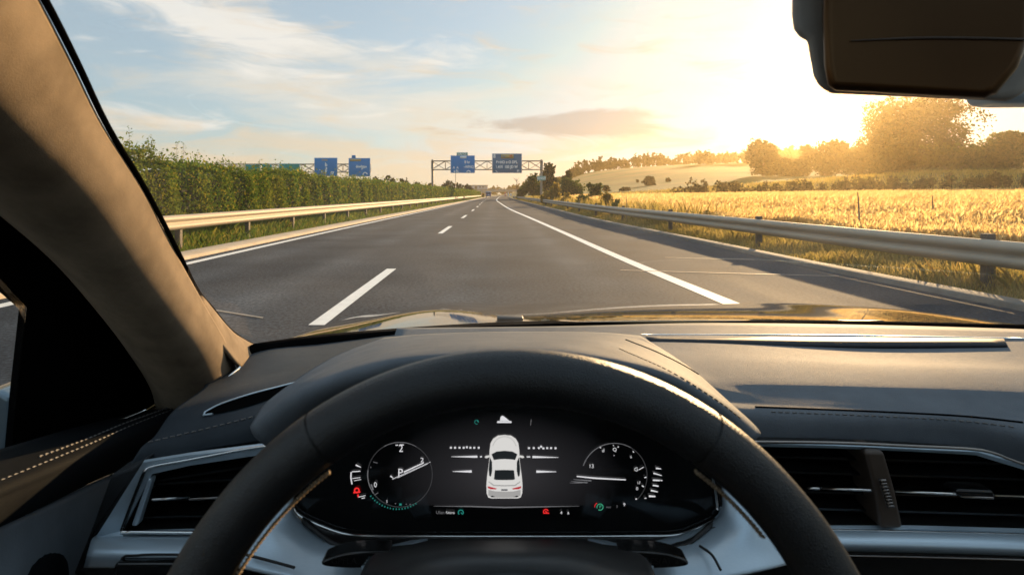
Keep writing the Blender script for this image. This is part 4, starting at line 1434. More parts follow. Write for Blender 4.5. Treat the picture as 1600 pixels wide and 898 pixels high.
# under-tray of the cluster
loft('cluster_tray', [[(470, 808, .622), (545, 837, .622), (800, 840, .622), (1056, 838, .622), (1118, 812, .622)],
                      [(476, 816, .60), (548, 845, .595), (800, 849, .595), (1052, 846, .595), (1112, 820, .60)],
                      [(500, 836, .585), (560, 858, .575), (800, 862, .57), (1040, 858, .575), (1090, 838, .585)]], M['black'], clu, 50, 4, .004)

YD = YC - .0022


def flat(name, polys, m, dy=0.0):
    """flat screen graphics: each polygon is a list of photo points on the screen"""
    bm = bmesh.new()
    for k, pl_ in enumerate(polys):
        bm.faces.new([bm.verts.new(P(a, b, YD - dy - .00001 * (k % 7))) for a, b in pl_])
    return bm_obj(name, bm, m, clu)


def line(a, b, w0, w1=None):
    w1 = w0 if w1 is None else w1
    d = Vector((b[0] - a[0], b[1] - a[1]))
    n = Vector((-d.y, d.x)).normalized()
    return [(a[0] + n.x * w0 / 2, a[1] + n.y * w0 / 2), (b[0] + n.x * w1 / 2, b[1] + n.y * w1 / 2), (b[0] - n.x * w1 / 2, b[1] - n.y * w1 / 2), (a[0] - n.x * w0 / 2, a[1] - n.y * w0 / 2)]


def arc(cx, cy, r, a0, a1, w, n=40, ry=None):
    ry = ry or r
    q = [(cx + r * math.cos(math.radians(a)), cy - ry * math.sin(math.radians(a))) for a in np.linspace(a0, a1, n)]
    return [line(q[i], q[i + 1], w) for i in range(n - 1)]


def stext(name, body, px, py, hpx, m, sx=1.0, rot=0):
    y = YD - .0003
    return text_obj(name, body, hpx / F * y * 1.4, P(px, py, y), m, clu, 0, sx)


# the lit middle field of the screen
sm = bpy.data.materials.new('screen_field')
sm.use_nodes = True
nt = sm.node_tree
b = nt.nodes['Principled BSDF']
b.inputs['Base Color'].default_value = (.006, .006, .006, 1)
b.inputs['Roughness'].default_value = .15
tc = nd(nt, 'ShaderNodeTexCoord')
mp = nd(nt, 'ShaderNodeMapping')
c0 = P(788, 742, YC)
mp.inputs['Location'].default_value = (-c0.x / .115, 0, -c0.z / .062)
mp.inputs['Scale'].default_value = (1 / .115, 0, 1 / .062)
nt.links.new(tc.outputs['Object'], mp.inputs[0])
gr = nd(nt, 'ShaderNodeTexGradient', gradient_type='SPHERICAL')
nt.links.new(mp.outputs[0], gr.inputs[0])
cc = ramp(nt, gr.outputs[0], [(0, (0, 0, 0)), (.5, (.014, .0135, .015)), (1, (.034, .032, .035))])
nt.links.new(cc, b.inputs['Emission Color'])
b.inputs['Emission Strength'].default_value = .5
flat('display_field', [[(590, 640), (1000, 640), (1000, 789), (590, 789)]], sm, -.0016)

# gauges
flat('rev_gauge', arc(625, 741, 50.5, 15, 375, 1.0, 90), M['dimsym'])
flat('rev_gauge_arc', arc(625, 741, 50.5, 172, 215, 1.4, 14) + arc(625, 741, 50.5, 60, 120, .9, 14), M['greysym'], .0001)
flat('rev_gauge_ticks', [line((621 + 51.5 * math.cos(math.radians(a)), 742 - 51.5 * math.sin(math.radians(a))), (621 + 54 * math.cos(math.radians(a)), 742 - 54 * math.sin(math.radians(a))), 1.3) for a in range(218, 308, 5)], M['tealsym'], .0001)
flat('rev_gauge_scale', [line((580, 756), (583, 765), 2.2), line((583, 721), (590, 723), .9), line((585, 773), (591, 769), .9), line((579, 729), (580, 730), 1.5)], M['greysym'], .0001)
flat('rev_needle', [line((631, 737), (662, 722.5), 2.0, 1.6), line((613, 748), (673, 721), .9, .4), line((621, 746), (668, 724), .7), line((610, 743), (614, 746), 2.4, 1.0)], M['whitesym'], .0002)
stext('gear_letter', 'P', 625.5, 738.5, 12.5, M['whitesym'], .95)
stext('gauge_number', '2', 626.5, 700.5, 11.5, M['whitesym'], .85)
stext('gauge_number', '2', 659.5, 718.5, 7, M['whitesym'], 1.2)
stext('gauge_number', '0', 586.5, 757, 8, M['whitesym'], .85)
stext('gauge_number', '1', 604.5, 783, 5, M['whitesym'])
flat('gauge_mark', [line((618, 695), (622, 695), 1.4), line((624, 694.5), (631, 694.5), 1.4)], M['whitesym'], .0001)
flat('gauge_mark', [line((624, 787.5), (627.5, 787.5), 3)], M['tealsym'], .0001)
flat('gauge_mark', [line((617, 786), (619, 786), 1.2), line((634, 787), (635.5, 787), 1.2), line((640, 787), (641.5, 787), 1.2)], M['greysym'], .0001)
flat('fuel_scale', [line((556, 726), (564, 729.5), 2.6, .8), line((550, 736.5), (563, 735.5), 1.4), line((548.6, 737), (548.2, 746), 1.8), line((548.2, 746), (550, 756), 1.8), line((550, 747), (563, 745.4), 1.0),
                    line((553, 750.5), (564, 748.5), .9), line((560, 776), (571, 773.5), 1.0), line((565, 778), (570, 777), 1.2)], M['whitesym'])
flat('fuel_warning_light', arc(557.5, 765.5, 3.6, 0, 360, 2.2, 12) + [line((552, 769), (563, 768), 2.2), line((559, 772), (560, 776), 2.4)], M['redlamp'])

flat('speed_gauge', arc(960, 743, 51, -45, 100, 1.0, 44), M['dimsym'])
flat('speed_gauge_arc', arc(960, 743, 51, 100, 162, 1.2, 20) + arc(960, 743, 51, 60, 100, .8, 12), M['greysym'], .0001)
flat('speed_needle', [line((901, 743.6), (930, 746.5), 1.6, 2.2), line((930, 746.5), (978, 749), 2.2, 1.6)], M['whitesym'], .0002)
flat('speed_needle_trail', [line((896, 748.5), (924, 750.5), .8, 2.0), line((892, 751.5), (918, 753.5), .6, 2.0), (line((890, 754), (910, 753.5), .5, 1.6))], M['greysym'], .0001)
for (s_, a, b_, h_) in (('13', 924, 728, 6), ('d', 942.5, 703.5, 5.5), ('Q', 960.5, 702, 5.5), ('6', 986, 713.5, 4), ('G', 994, 733, 6), ('17', 998, 754, 4), ('0', 995.5, 763, 5), ('9', 975.5, 788, 5)):
    stext('gauge_number', s_, a, b_, h_, M['whitesym'])
flat('speed_gauge_ticks', [line((937, 697.5), (939, 699.5), 1.6), line((965.5, 698.5), (966.5, 697), 1.6), line((989, 704.5), (990.5, 706.5), 1.2), line((998, 733.5), (1006, 729), 1.0), line((1007, 745.5), (1010, 745), 1.5),
                           line((1003, 758), (1006, 760), 1.5), line((993, 779.5), (995, 778.5), 1.8), line((958, 695), (959, 696), 1.2), line((959, 711), (960, 711), 1.2)], M['whitesym'], .0001)
flat('temperature_scale', [line((1025, 731), (1033, 732), 2.6, 1.2), line((1021, 738.5), (1034, 742.5), 2.2, 1.0), line((1020, 749.5), (1031, 750), 2.2), line((1032, 749.5), (1035, 750.5), 1.4), line((1020, 757.5), (1029, 759), 2.0),
                           line((1017, 765.5), (1028, 768), 2.6, 1.2), line((1014, 774.5), (1024, 775), 3.0, 2.0), line((1007, 778), (1010, 777.5), 1.3)], M['whitesym'])
# lane aid
D1 = [(704.5, 699), (711, 699), (718, 699), (724.5, 699), (729.5, 698.2), (735, 699), (741, 699), (748, 699)]
D2 = [(826.5, 699.5), (834, 699.5), (842, 699.5), (845.5, 697.3), (849, 700), (855, 699.5), (861, 699.5), (868, 699.7)]
flat('lane_dots', [line((a - 1.5, b_), (a + 1.5, b_), 2.8) for a, b_ in D1 + D2], M['whitesym'])
flat('lane_bar', [line((705, 713), (746, 713), .5, 3.2), line((750, 713), (753, 713), 2), line((707, 736), (737, 736), .6, 3.6)], M['whitesym'])
flat('lane_bar', [line((832, 713.4), (873, 714.2), 3.4, .5), line((823, 713.2), (828.5, 713.2), 1.8), line((838, 736.2), (869, 736.5), 3.6, .8)], M['whitesym'])
flat('route_symbol', [[(777, 657.5), (799, 657.5), (799.3, 660.3), (776.8, 660.3)], [(781, 657), (782.5, 650.5), (785, 649), (788, 650.5), (796, 657)]], M['whitesym'])
flat('assist_symbol', arc(744.8, 659, 3.1, -20, 300, .8, 16) + [line((745, 658), (747, 657.2), 1.0)], M['tealsym'])
flat('menu_mark', [line((830, 655), (829, 664), .9)], M['greysym'])
flat('screen_rule', [line((678, 790), (735, 790.5), .5, 1.8), line((735, 790.5), (788, 792), 1.8, 2.2), line((788, 792), (850, 791), 2.2, 1.6), line((850, 791), (905, 790), 1.6, .4)], M['greysym'])
stext('status_text', 'Ulen', 688, 800.2, 5.0, M['greysym'], 1.0)
stext('status_text', 'futora', 703.5, 800.2, 4.2, M['whitesym'], .95)
flat('status_symbol', arc(720, 800, 3.9, -50, 230, 1.5, 16) + [line((720, 800), (722, 802), 1.2)], M['tealsym'])
flat('warning_symbol', arc(853, 799, 3.8, 20, 220, 1.5, 14) + [line((849, 801), (858, 801), 1.6), line((852, 798), (855, 800), 1.6)], M['redlamp'])
stext('status_text', '4', 877, 800.6, 5, M['whitesym'])
stext('status_text', 'a', 888, 800.4, 5.4, M['whitesym'])
flat('range_symbol', arc(937.5, 791.5, 4.8, -120, 200, 1.3, 20), M['greensym'])
stext('range_letter', 'P', 938, 791.5, 5, M['greensym'])
flat('range_arc', arc(935, 791, 5.8, 110, 190, .9, 8), M['redlamp'])
stext('status_text', 'mm', 951, 791.6, 3.6, M['greysym'], 1.0)
stext('status_text', '7', 964, 791.3, 4, M['greysym'])

# the white car drawn on the screen, seen from above and behind
def half(pts):
    return pts + [(2 * 788.2 - a, b_) for a, b_ in pts[::-1]]


flat('car_picture', [half([(788.2, 679), (778, 680), (770.5, 685), (766.5, 692), (765, 703), (764.6, 715), (763.6, 726), (761.2, 743), (760, 757), (760.4, 770), (763, 776.6), (768, 778), (788.2, 778)]),
                     [(757.3, 714.3), (758.5, 711.8), (764, 710.8), (765.2, 713.5), (760, 715.3)], [(819.1, 714.3), (817.9, 711.8), (812.4, 710.8), (811.2, 713.5), (816.4, 715.3)]], M['carwhite'], .0002)
flat('car_picture_shade', [half([(788.2, 767.5), (774, 767), (763, 764.5), (763, 773.5), (769, 776.5), (788.2, 777)])], M['carshade'], .0004)
flat('car_picture_shade', [half([(788.2, 757.3), (772, 756.8), (763.5, 751), (763.4, 752.6), (771, 758.6), (788.2, 759.2)])], M['carshade'], .0004)
flat('car_picture_crease', arc(788.2, 704, 19.5, 20, 160, .8, 24, 22.5), M['carshade'], .0004)
flat('car_picture_window', [half([(788.2, 703.7), (776, 704.8), (768, 709), (771.5, 718), (780, 717), (788.2, 716.6)]), half([(788.2, 733.6), (773.2, 734), (771.8, 748.2), (775, 749.2), (788.2, 749.4)]),
                            [(765.4, 713.5), (768.8, 721), (769, 735), (767, 744), (764.5, 743), (763.6, 733), (764.6, 722)], [(811, 713.5), (807.6, 721), (807.4, 735), (809.4, 744), (811.9, 743), (812.8, 733), (811.8, 722)],
                            [(766, 775), (769, 773.6), (774, 775.6), (768, 776.2)], [(810.4, 775), (807.4, 773.6), (802.4, 775.6), (808.4, 776.2)]], M['cardark'], .0006)
flat('car_picture_lamp', [[(762, 759), (768, 760.4), (776.5, 762.6), (775, 764), (766, 763.6), (762, 761.6)], [(814.4, 759), (808.4, 760.4), (799.9, 762.6), (801.4, 764), (810.4, 763.6), (814.4, 761.6)]], M['carred'], .0006)
flat('car_picture_plate', [[(783, 763.4), (793.4, 763.4), (793, 766.2), (783.4, 766.2)]], M['greysym'], .0007)

# ------------------------------------------------------------------ metal trim round the column
def mir(rows):
    return [[(1586 - a, b_, c) for a, b_, c in r] for r in rows]


TR = [[(1060, 839, .612), (1100, 824, .612), (1130, 800, .612), (1132, 745, .615), (1175, 730, .63)],
      [(1010, 852, .585), (1075, 846, .588), (1140, 829, .59), (1180, 800, .60), (1225, 790, .625)],
      [(968, 866, .565), (1040, 868, .568), (1120, 866, .572), (1195, 850, .585), (1250, 830, .61)],
      [(965, 900, .55), (1035, 912, .55), (1120, 905, .555), (1205, 888, .57), (1270, 870, .60)]]
ct = loft('column_trim', TR, M['trim'], dash, 40, 6, .004)
ct2 = loft('column_trim', mir(TR), M['trim'], dash, 40, 6, .004)
Geo().tube([P(1093, 852, .572), P(1112, 866, .562), P(1126, 890, .548)], .0013, 5, 12).obj('trim_joint', M['black'], ct, True)
Geo().tube([P(1100, 826, .598), P(1150, 822, .596), P(1215, 816, .606)], .0013, 5, 12).obj('trim_joint', M['black'], ct, True)
Geo().tube([P(385, 866, .57), P(420, 875, .562), P(460, 886, .548)], .0013, 5, 12).obj('trim_joint', M['black'], ct2, True)
for cx_, parent in ((1022, ct), (556, ct2)):
    k = 1 if cx_ > 700 else -1
    pod = prism('switch_pod', [(cx_ - 54 * k, 862), (cx_ - 20 * k, 861), (cx_ + 20 * k, 865), (cx_ + 52 * k, 876), (cx_ + 54 * k, 882), (cx_ + 40 * k, 886), (cx_, 888), (cx_ - 34 * k, 884), (cx_ - 50 * k, 872)], .535, .555, M['gloss'], parent, .004, 40)
    text_obj('lettering', 'CDRES(A)  a' if k > 0 else 'GPFLA   mmo', .0075, P(cx_ + 2, 876, .5345), M['dimchrome'], pod)
sh = loft('column_shroud', [[(610, 852, .60), (700, 845, .60), (793, 843, .60), (886, 845, .60), (976, 852, .60)],
                            [(575, 880, .50), (680, 861, .49), (793, 857, .485), (906, 861, .49), (1012, 880, .50)],
                            [(560, 925, .45), (670, 880, .42), (793, 874, .41), (916, 880, .42), (1026, 925, .45)],
                            [(560, 1000, .43), (670, 960, .40), (793, 950, .40), (916, 960, .40), (1026, 1000, .43)]], M['black'], car, 40, 5, .004)
rim_w = [P(610, 851, .597), P(655, 845.5, .597), P(640, 850, .575), P(605, 866, .55), P(590, 880, .54)]
for k in (0, 1):
    r_ = [[(640, 846, .60), (600, 857, .575), (585, 868, .555), (560, 880, .545)], [(668, 843, .598), (640, 855, .565), (606, 876, .535), (570, 893, .525)]]
    loft('shroud_edge', r_ if k == 0 else mir(r_), M['trim'], sh, 20, 3, .003)

# ------------------------------------------------------------------ air vents
def vent(outer, inner, yf, label=None, slats=(), xr=(0, 0), back=.09):
    fr = bpy.data.objects.new('air_vent', None)
    COL.objects.link(fr)
    fr.parent = car
    fr.matrix_parent_inverse = Matrix.Translation(-car.location)
    bm = bmesh.new()
    A = [bm.verts.new(P(*q, yf)) for q in outer]
    B = [bm.verts.new(P(*q, yf + .004)) for q in inner]
    C_ = [bm.verts.new(P(*q, yf + .004) + Vector((0, back, 0))) for q in inner]
    n = len(outer)
    for i in range(n):
        j = (i + 1) % n
        bm.faces.new((A[i], A[j], B[j], B[i]))
    bmesh.ops.recalc_face_normals(bm, faces=bm.faces)
    o = bm_obj('frame', bm, M['trim'], fr)
    o.modifiers.new('solid', 'SOLIDIFY').thickness = .004
    bm = bmesh.new()
    B = [bm.verts.new(P(*q, yf + .004)) for q in inner]
    C_ = [bm.verts.new(P(*q, yf + .004) + Vector((0, back, 0))) for q in inner]
    for i in range(n):
        j = (i + 1) % n
        bm.faces.new((B[i], B[j], C_[j], C_[i]))
    bm.faces.new(C_)
    bmesh.ops.recalc_face_normals(bm, faces=bm.faces)
    bm_obj('duct', bm, M['black'], fr)
    for (xa, ya, xb, yb) in slats:
        a_, b2 = P(xa, ya, yf + .014), P(xb, yb, yf + .014)
        bm = bmesh.new()
        dz = .0011
        vs = []
        for p in (a_, b2):
            for (dy, zz) in ((0, -dz), (0, dz), (.045, dz + .006), (.045, -dz + .006)):
                vs.append(bm.verts.new(p + Vector((0, dy, zz))))
        for i in range(4):
            j = (i + 1) % 4
            bm.faces.new((vs[i], vs[j], vs[4 + j], vs[4 + i]))
        bm.faces.new(vs[:4][::-1]); bm.faces.new(vs[4:])
        bmesh.ops.recalc_face_normals(bm, faces=bm.faces)
        s = bm_obj('slat', bm, M['gloss'], fr)
    return fr


vl = vent([(226, 718), (300, 706), (405, 693), (440, 690), (440, 838), (405, 836), (300, 836), (152, 836)],
          [(240, 736), (300, 722), (405, 706), (432, 702), (432, 829), (405, 829), (300, 830), (192, 830)], .615,
          slats=((238, 752, 430, 722), (226, 757, 430, 745), (214, 781, 430, 775), (204, 809, 430, 803)))
Geo().tube([P(238, 780, .618), P(295, 776.5, .618)], .0013, 6).obj('chrome_strip', M['chrome'], vl, True)
Geo().tube([P(296, 779.5, .617), P(330, 777.5, .617), P(420, 773, .617)], .0013, 6).obj('chrome_strip', M['dimchrome'], vl, True)
prism('slider', [(231, 746), (237, 749), (214, 822), (204, 822)], .612, .622, M['trim'], vl, .0025)
Geo().tube([P(189, 831, .611), P(300, 831.5, .611), P(420, 831, .611)], .0018, 6, 14).obj('chrome_strip', M['chrome'], vl, True)
Geo().tube([P(226, 735, .611), P(240, 728, .611), P(300, 717, .611), P(390, 700, .611), P(440, 694, .611)], .0013, 6, 20).obj('chrome_strip', M['chrome'], vl, True)
Geo().tube([P(226, 735, .611), P(206, 785, .611), P(190, 828, .611)], .0016, 6, 20).obj('seal', M['gloss'], vl, True)

vr = vent([(1150, 688), (1300, 690), (1420, 695), (1525, 700), (1600, 722), (1800, 780), (1800, 838), (1420, 830), (1150, 828)],
          [(1156, 692), (1300, 694), (1420, 699), (1522, 705), (1597, 728), (1790, 786), (1790, 832), (1420, 824), (1156, 822)], .665,
          slats=((1160, 712, 1690, 727), (1160, 735, 1760, 754), (1160, 765, 1780, 783), (1160, 791, 1780, 810)))
Geo().tube([P(1150, 690, .66), P(1300, 691.5, .66), P(1420, 696.5, .66), P(1522, 701.5, .66), P(1560, 710, .66), P(1600, 725, .655), P(1800, 783, .65)], .0017, 6, 40).obj('chrome_strip', M['dimchrome'], vr, True)
for (xa, ya, xb, yb) in ((1262, 762, 1280, 762.6), (1284, 762.4, 1361, 765.4), (1398, 767, 1494, 771.2), (1554, 773.4, 1780, 781)):
    Geo().tube([P(xa, ya, .664), P(xb, yb, .664)], .0014, 6).obj('chrome_strip', M['chrome'], vr, True)
prism('tab', [(1496, 764), (1552, 766), (1556, 775), (1550, 779), (1502, 777), (1494, 771)], .655, .675, M['gloss'], vr, .003)
Geo().tube([P(1503, 775.5, .653), P(1552, 777.5, .653)], .0012, 6).obj('tab_edge', M['dimchrome'], vr, True)
dv = prism('divider', [(1352, 707), (1360, 704), (1382, 705), (1398, 760), (1411, 818), (1411, 826), (1376, 826), (1368, 770)], .655, .70, M['brownplast'], vr, .004)
w_ = Geo()
for k in range(9):
    py = 750 + k * 5
    w_.tube([P(1373 + .32 * (py - 748), py, .652), P(1383 + .32 * (py - 748), py, .652)], .0016, 6)
w_.obj('thumb_wheel', M['dimchrome'], vr, True)

# satin metal strips under the vents
loft('trim_strip', [[(1140, 824, .668), (1300, 826, .668), (1600, 833, .666), (1900, 842, .65)], [(1140, 829, .652), (1300, 831, .652), (1600, 838, .65), (1900, 850, .635)],
                    [(1140, 847, .640), (1300, 849, .640), (1600, 857, .638), (1900, 870, .62)], [(1140, 856, .648), (1300, 858, .648), (1600, 866, .645), (1900, 880, .625)]], M['trim'], dash, 50, 5, .003)
Geo().tube([P(1200, 827, .655), P(1300, 828, .655), P(1600, 835, .653), P(1900, 844, .64)], .0012, 6, 20).obj('strip_edge', M['chrome'], dash, True)
Geo().tube([P(1200, 866, .645), P(1300, 867, .645), P(1600, 874, .642), P(1900, 886, .63)], .0014, 6, 20).obj('strip_edge', M['dimchrome'], dash, True)
loft('lower_dash', [[(1140, 858, .655), (1300, 860, .655), (1600, 868, .652), (1900, 882, .635)], [(1140, 890, .665), (1300, 892, .665), (1600, 900, .66), (1900, 915, .64)],
                    [(1140, 1050, .69), (1300, 1050, .69), (1600, 1050, .68), (1900, 1080, .66)]], M['black'], dash, 30, 4, .004)
ls = loft('trim_strip', [[(150, 838, .617), (300, 838, .617), (440, 840, .617)], [(143, 845, .60), (300, 846, .60), (440, 850, .60)],
                    [(137, 866, .586), (300, 868, .586), (440, 874, .586)], [(132, 884, .59), (300, 886, .59), (440, 892, .59)]], M['trim'], dash, 30, 5, .003)
loft('lower_dash', [[(128, 884, .597), (300, 886, .597), (440, 890, .597)], [(125, 905, .60), (300, 908, .60), (440, 912, .60)], [(110, 1050, .63), (300, 1050, .63), (440, 1050, .63)]], M['black'], dash, 20, 4, .004)
Geo().tube([P(190, 872, .583), P(193, 868, .583), P(214, 867, .583), P(232, 865.5, .583), P(300, 866, .583), P(400, 869, .583)], .0011, 5, 24).obj('trim_joint', M['black'], ls, True)
prism('switch_panel', [(178, 880), (290, 879), (400, 880), (400, 930), (170, 930)], .575, .60, M['gloss'], dash, .003)
prism('dash_end_cap', [(205, 730), (226, 718), (200, 790), (150, 836), (130, 900), (112, 900), (140, 830), (172, 742)], .625, .66, M['leather'], dash, .004)

# ------------------------------------------------------------------ steering wheel
WR, WY, WZ, WT = .1695, .300, .940, math.radians(8)
wx = (803 - CX) / F * WY
wheel = bpy.data.objects.new('steering_wheel', None)
COL.objects.link(wheel)
wheel.parent = car
wheel.matrix_parent_inverse = Matrix.Translation(-car.location)


def wpt(a, r=WR, up=0.0):
    s, c = math.sin(a), math.cos(a)
    n = np.array([0, -math.cos(WT), math.sin(WT)])
    return np.array([wx + r * c, WY + r * s * math.sin(WT), WZ + r * s * math.cos(WT)]) + n * up


def rim(a0, a1, n, rr):
    V, Fq = [], []
    seg = 20
    nrm = np.array([0, -math.cos(WT), math.sin(WT)])
    for i, a in enumerate(np.linspace(a0, a1, n)):
        c = wpt(a)
        u = (wpt(a, WR + 1) - c)
        r_ = rr(a) if callable(rr) else rr
        for s in range(seg):
            t = 2 * math.pi * s / seg
            V.append(c + u * r_ * math.cos(t) + nrm * r_ * 1.05 * math.sin(t))
    closed = abs(a1 - a0 - 2 * math.pi) < 1e-6
    for i in range(n - 1):
        for s in range(seg):
            s2 = (s + 1) % seg
            Fq.append((i * seg + s, i * seg + s2, (i + 1) * seg + s2, (i + 1) * seg + s))
    return V, Fq


RT = lambda a: .0138 + .0012 * math.exp(-((math.sin(a) - .25) / .25) ** 2)
D = math.radians
o = Geo().add(*rim(D(-235.6), D(55.4), 170, RT)).obj('rim', M['wheel'], wheel, True)
o = Geo().add(*rim(D(56), D(124), 60, RT)).obj('rim', M['wheel'], wheel, True)
for a in (55.7, 124.3):
    Geo().add(*rim(D(a - .35), D(a + .35), 4, lambda q: .0132)).obj('rim_seam', M['black'], wheel, True)
# stitching round the inside of the rim
for a0, a1 in ((38, 54), (126, 150)):
    g = Geo()
    for a in np.arange(a0, a1, .85 if a0 != 38 else .85):
        c = wpt(D(a), WR - .0157)
        nrm = np.array([0, -math.cos(WT), math.sin(WT)])
        tg = wpt(D(a + .5), WR - .0157) - c
        g.tube([c + nrm * .0045 + tg * .2, c + nrm * .002 + tg * .6 - (wpt(D(a)) - c) * .04, c - nrm * .001 + tg * 1.0], .0009, 5)
    g.obj('stitching', M['thread2'], wheel, True)
hubv = Geo()
hubv.tube([wpt(D(90), .0) + np.array([0, .045, 0]), wpt(D(90), .0) + np.array([0, .01, 0]), wpt(D(90), .0) + np.array([0, -.012, 0]), wpt(D(90), 0) + np.array([0, -.02, 0])], [.057, .056, .048, .03], 32, 16)
hubv.obj('hub', M['leather'], wheel, True)
for a in (-8, 188, 270):
    Geo().tube([wpt(D(a), .05) + np.array([0, .02, 0]), wpt(D(a), .11) + np.array([0, .015, 0]), wpt(D(a), WR)], [.022, .014, .012], 10, 12).obj('spoke', M['black'], wheel, True)

# ------------------------------------------------------------------ rear view mirror
mr = bpy.data.objects.new('rear_view_mirror', None)
COL.objects.link(mr)
mr.parent = car
mr.matrix_parent_inverse = Matrix.Translation(-car.location)
prism('housing', [(1233, -80), (1232, 28), (1235, 49), (1244, 61), (1256, 68), (1270, 143), (1296, 152), (1570, 164), (1600, 156), (1650, 66), (1650, -80)], .46, .50, M['mirrorhouse'], mr, .010, seg=4, shift=(.035, .02))
prism('mirror_glass', [(1287, -80), (1284, 30), (1287, 104), (1293, 135), (1305, 144), (1400, 149), (1540, 157), (1560, 149), (1594, 108), (1612, 66), (1612, -80)], .44, .462, M['mirrorglass'], mr, .008, seg=4, shift=(.012, .006))
Geo().tube([P(1330, 64, .4385), P(1420, 60, .4385), P(1500, 59.5, .4385), P(1610, 62, .4385)], [.0004, .0009, .0009, .0008], 6, 20).obj('reflection_line', M['brownplast'], mr, True)  # thin strip in place of the light line reflected in the mirror
prism('mount', [(1555, 160), (1590, 161), (1680, 160), (1680, -80), (1560, -80)], .52, .56, M['trim'], mr, .01)

# ------------------------------------------------------------------ light, sky, air, camera
SUN_PX = (1306, 88)
sd = Vector(((SUN_PX[0] - CX) / F, 1, (CY - SUN_PX[1]) / F)).normalized()
az, el = math.atan2(sd.x, sd.y), math.asin(sd.z)
su = bpy.data.lights.new('sun', 'SUN')
su.energy = 5.0
su.angle = math.radians(.8)
su.color = (1, .66, .33)
so = bpy.data.objects.new('sun', su)
COL.objects.link(so)
so.rotation_euler = sd.to_track_quat('Z', 'Y').to_euler()

w = bpy.data.worlds.new('World')
scene.world = w
w.use_nodes = True
nt = w.node_tree
bg = nt.nodes['Background']
sky = nd(nt, 'ShaderNodeTexSky', sky_type='NISHITA')
sky.sun_disc = False
sky.sun_elevation = el
sky.sun_rotation = az
sky.altitude = 100
sky.air_density = 1.0
sky.dust_density = .7
sky.ozone_density = 2.5


class V:
    """math on shader sockets"""
    def __init__(s, k):
        s.k = k

    def op(s, o, b=None, c=None):
        n = nd(nt, 'ShaderNodeMath', operation=o)
        for i, x in enumerate((s, b, c)):
            if x is None:
                continue
            if isinstance(x, V):
                nt.links.new(x.k, n.inputs[i])
            else:
                n.inputs[i].default_value = x
        return V(n.outputs[0])

    __add__ = lambda s, b: s.op('ADD', b)
    __sub__ = lambda s, b: s.op('SUBTRACT', b)
    __mul__ = lambda s, b: s.op('MULTIPLY', b)
    __truediv__ = lambda s, b: s.op('DIVIDE', b)


tc = nd(nt, 'ShaderNodeTexCoord')
sep = nd(nt, 'ShaderNodeSeparateXYZ')
nt.links.new(tc.outputs['Generated'], sep.inputs[0])
dx, dy, dz = (V(sep.outputs[i]) for i in range(3))
azi = dx.op('ARCTAN2', dy)                       # bearing, radians to the right of straight ahead
ele = dz.op('ARCSINE')                           # height above the horizon


def clump(a, e, ra, re, p=2.0):
    """1 in the middle of a cloud patch at a bearing and height, 0 outside"""
    u, v = (azi - a) / ra, (ele - e) / re
    return ((u * u + v * v) * -1.0).op('EXPONENT')


def noise(sc, sa, se, det=6, off=0.0, dist=.4, rough=.6):
    cb = nd(nt, 'ShaderNodeCombineXYZ')
    nt.links.new((azi * sa + ele * (sa * .35) + off).k, cb.inputs[0])
    nt.links.new((ele * se).k, cb.inputs[1])
    n = nd(nt, 'ShaderNodeTexNoise')
    n.inputs['Scale'].default_value = sc
    n.inputs['Detail'].default_value = det
    n.inputs['Roughness'].default_value = rough
    n.inputs['Distortion'].default_value = dist
    nt.links.new(cb.outputs[0], n.inputs['Vector'])
    return V(n.outputs[0])


def thr(v, a, b):
    n = nd(nt, 'ShaderNodeMapRange', interpolation_type='SMOOTHSTEP')
    n.inputs[1].default_value, n.inputs[2].default_value = a, b
    nt.links.new(v.k, n.inputs[0])
    return V(n.outputs[0])


def mixc(fac, A, B, mode='MIX'):
    n = nd(nt, 'ShaderNodeMix', data_type='RGBA', blend_type=mode)
    for s_, x in (('Factor', fac), ('A', A), ('B', B)):
        if isinstance(x, V):
            nt.links.new(x.k, n.inputs[s_])
        elif isinstance(x, (int, float)):
            n.inputs[s_].default_value = x
        else:
            n.inputs[s_].default_value = (*x, 1)
    return V(n.outputs['Result'])


# angle from a point below the sun: glow of thin high cloud, added here
gd = Vector(((1262 - CX) / F, 1, (CY - 165) / F)).normalized()
dot = dx * gd.x + dy * gd.y + dz * gd.z
ang = dot.op('MINIMUM', .99999).op('ARCCOSINE')
glow = (ang * -1.0 / .16).op('EXPONENT') * SKY_GLOW + (ang * -1.0 / .5).op('EXPONENT') * SKY_GLOW2
c = V(sky.outputs[0])
c = mixc(1.0, c, mixc(glow.op('MINIMUM', 1e4), (0, 0, 0), (1, .80, .50)), 'ADD') if False else c
gl_ = nd(nt, 'ShaderNodeVectorMath', operation='SCALE')
gl_.inputs[0].default_value = (1.0, .88, .70)
nt.links.new(glow.k, gl_.inputs['Scale'])
ad = nd(nt, 'ShaderNodeVectorMath', operation='ADD')
mn = nd(nt, 'ShaderNodeVectorMath', operation='MINIMUM')       # caps the sky colour beside the sun to keep it from burning out
nt.links.new(c.k, mn.inputs[0])
mn.inputs[1].default_value = (6.9, 6.4, 5.7)
nt.links.new(mn.outputs[0], ad.inputs[0])
nt.links.new(gl_.outputs[0], ad.inputs[1])
hs = nd(nt, 'ShaderNodeHueSaturation')
hs.inputs['Saturation'].default_value = .8
nt.links.new(ad.outputs[0], hs.inputs['Color'])
c = mixc(1.0, V(hs.outputs[0]), (.915, 1.01, 1.05), 'MULTIPLY')
big = noise(1.0, 3.0, 14.0, 5, 2.3)
fine = noise(1.0, 7.0, 30.0, 4.5, 5.1, .8)
wisp = noise(1.0, 5.0, 24.0, 5.5, 9.4, 1.0, .62)
veil = thr(big + clump(-.22, .14, .30, .08) * .22, .52, .80) * .75
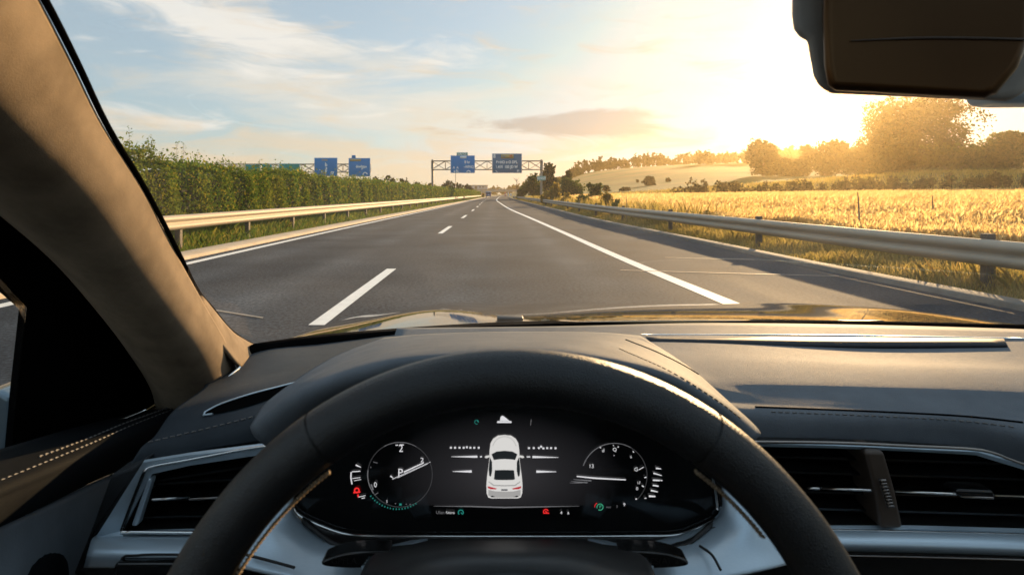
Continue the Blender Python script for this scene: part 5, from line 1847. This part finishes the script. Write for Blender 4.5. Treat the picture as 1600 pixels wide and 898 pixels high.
wisps = thr(wisp + clump(-.52, .265, .26, .05) * .30 + clump(-.36, .235, .12, .03) * .1 + clump(-.34, .17, .10, .02) * .16 + clump(-.2, .2, .2, .03) * .14 + clump(-.47, .09, .15, .03) * .14, .58, .84) * .85
low = thr(fine + clump(-.15, .03, .7, .07) * .3, .5, .85) * .75
c = mixc(.42, c, (5.8, 7.0, 7.6))
c = mixc(thr(ele, .5, .9) * .7, c, OVERHEAD_FILL)  # unseen bright cloud overhead, added as fill light for road and trim
c = mixc(veil, c, CLOUD_A)
c = mixc(wisps, c, CLOUD_B)
c = mixc(low, c, CLOUD_C)
grey = thr(fine * .75 + clump(.105, .108, .20, .023) * .46 + clump(.18, .118, .08, .02) * .2, .56, .78) * .8
c = mixc(grey, c, CLOUD_G)
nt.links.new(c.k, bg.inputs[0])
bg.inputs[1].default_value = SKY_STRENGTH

# air
hb = Geo().box((150, 660, 30), (1560, 1460, 66)).obj('haze', None)
hm = bpy.data.materials.new('haze_air')
hm.use_nodes = True
hn = hm.node_tree
hn.nodes.remove(hn.nodes['Principled BSDF'])
pv = nd(hn, 'ShaderNodeVolumePrincipled')
pv.inputs['Color'].default_value = (1, .78, .42, 1)
pv.inputs['Density'].default_value = HAZE
pv.inputs['Anisotropy'].default_value = .85
hn.links.new(pv.outputs[0], hn.nodes['Material Output'].inputs['Volume'])
hb.data.materials.append(hm)
tag(hb, 'golden evening haze in the air over road and fields', 'haze', kind='stuff')

cam = bpy.data.cameras.new('camera')
co = bpy.data.objects.new('camera', cam)
COL.objects.link(co)
co.location = (0, 0, H)
co.rotation_euler = (math.pi / 2, 0, 0)
cam.sensor_width = 36
cam.lens = F / 1600 * 36
cam.shift_x = (800 - CX) / 1600
cam.shift_y = -(449 - CY) / 1600
cam.clip_start = .02
cam.clip_end = 6000
cam.dof.use_dof = True
cam.dof.focus_distance = 1.6
cam.dof.aperture_fstop = 16
scene.camera = co

scene.render.engine = 'CYCLES'
cy = scene.cycles
cy.use_denoising = True
try:
    cy.denoiser = 'OPENIMAGEDENOISE'
    cy.denoising_input_passes = 'RGB_ALBEDO_NORMAL'
except Exception:
    pass
cy.use_adaptive_sampling = True
cy.adaptive_threshold = .012
cy.max_bounces = 7
cy.diffuse_bounces = 3
cy.glossy_bounces = 3
cy.transmission_bounces = 4
cy.volume_bounces = 1
cy.transparent_max_bounces = 12
cy.caustics_reflective = False
cy.caustics_refractive = False
cy.sample_clamp_indirect = 6
vs = scene.view_settings
scene.display_settings.display_device = 'sRGB'
vs.view_transform = 'Standard'
vs.look = 'None'
vs.gamma = 1
vs.use_curve_mapping = False
vs.exposure = EXPOSURE
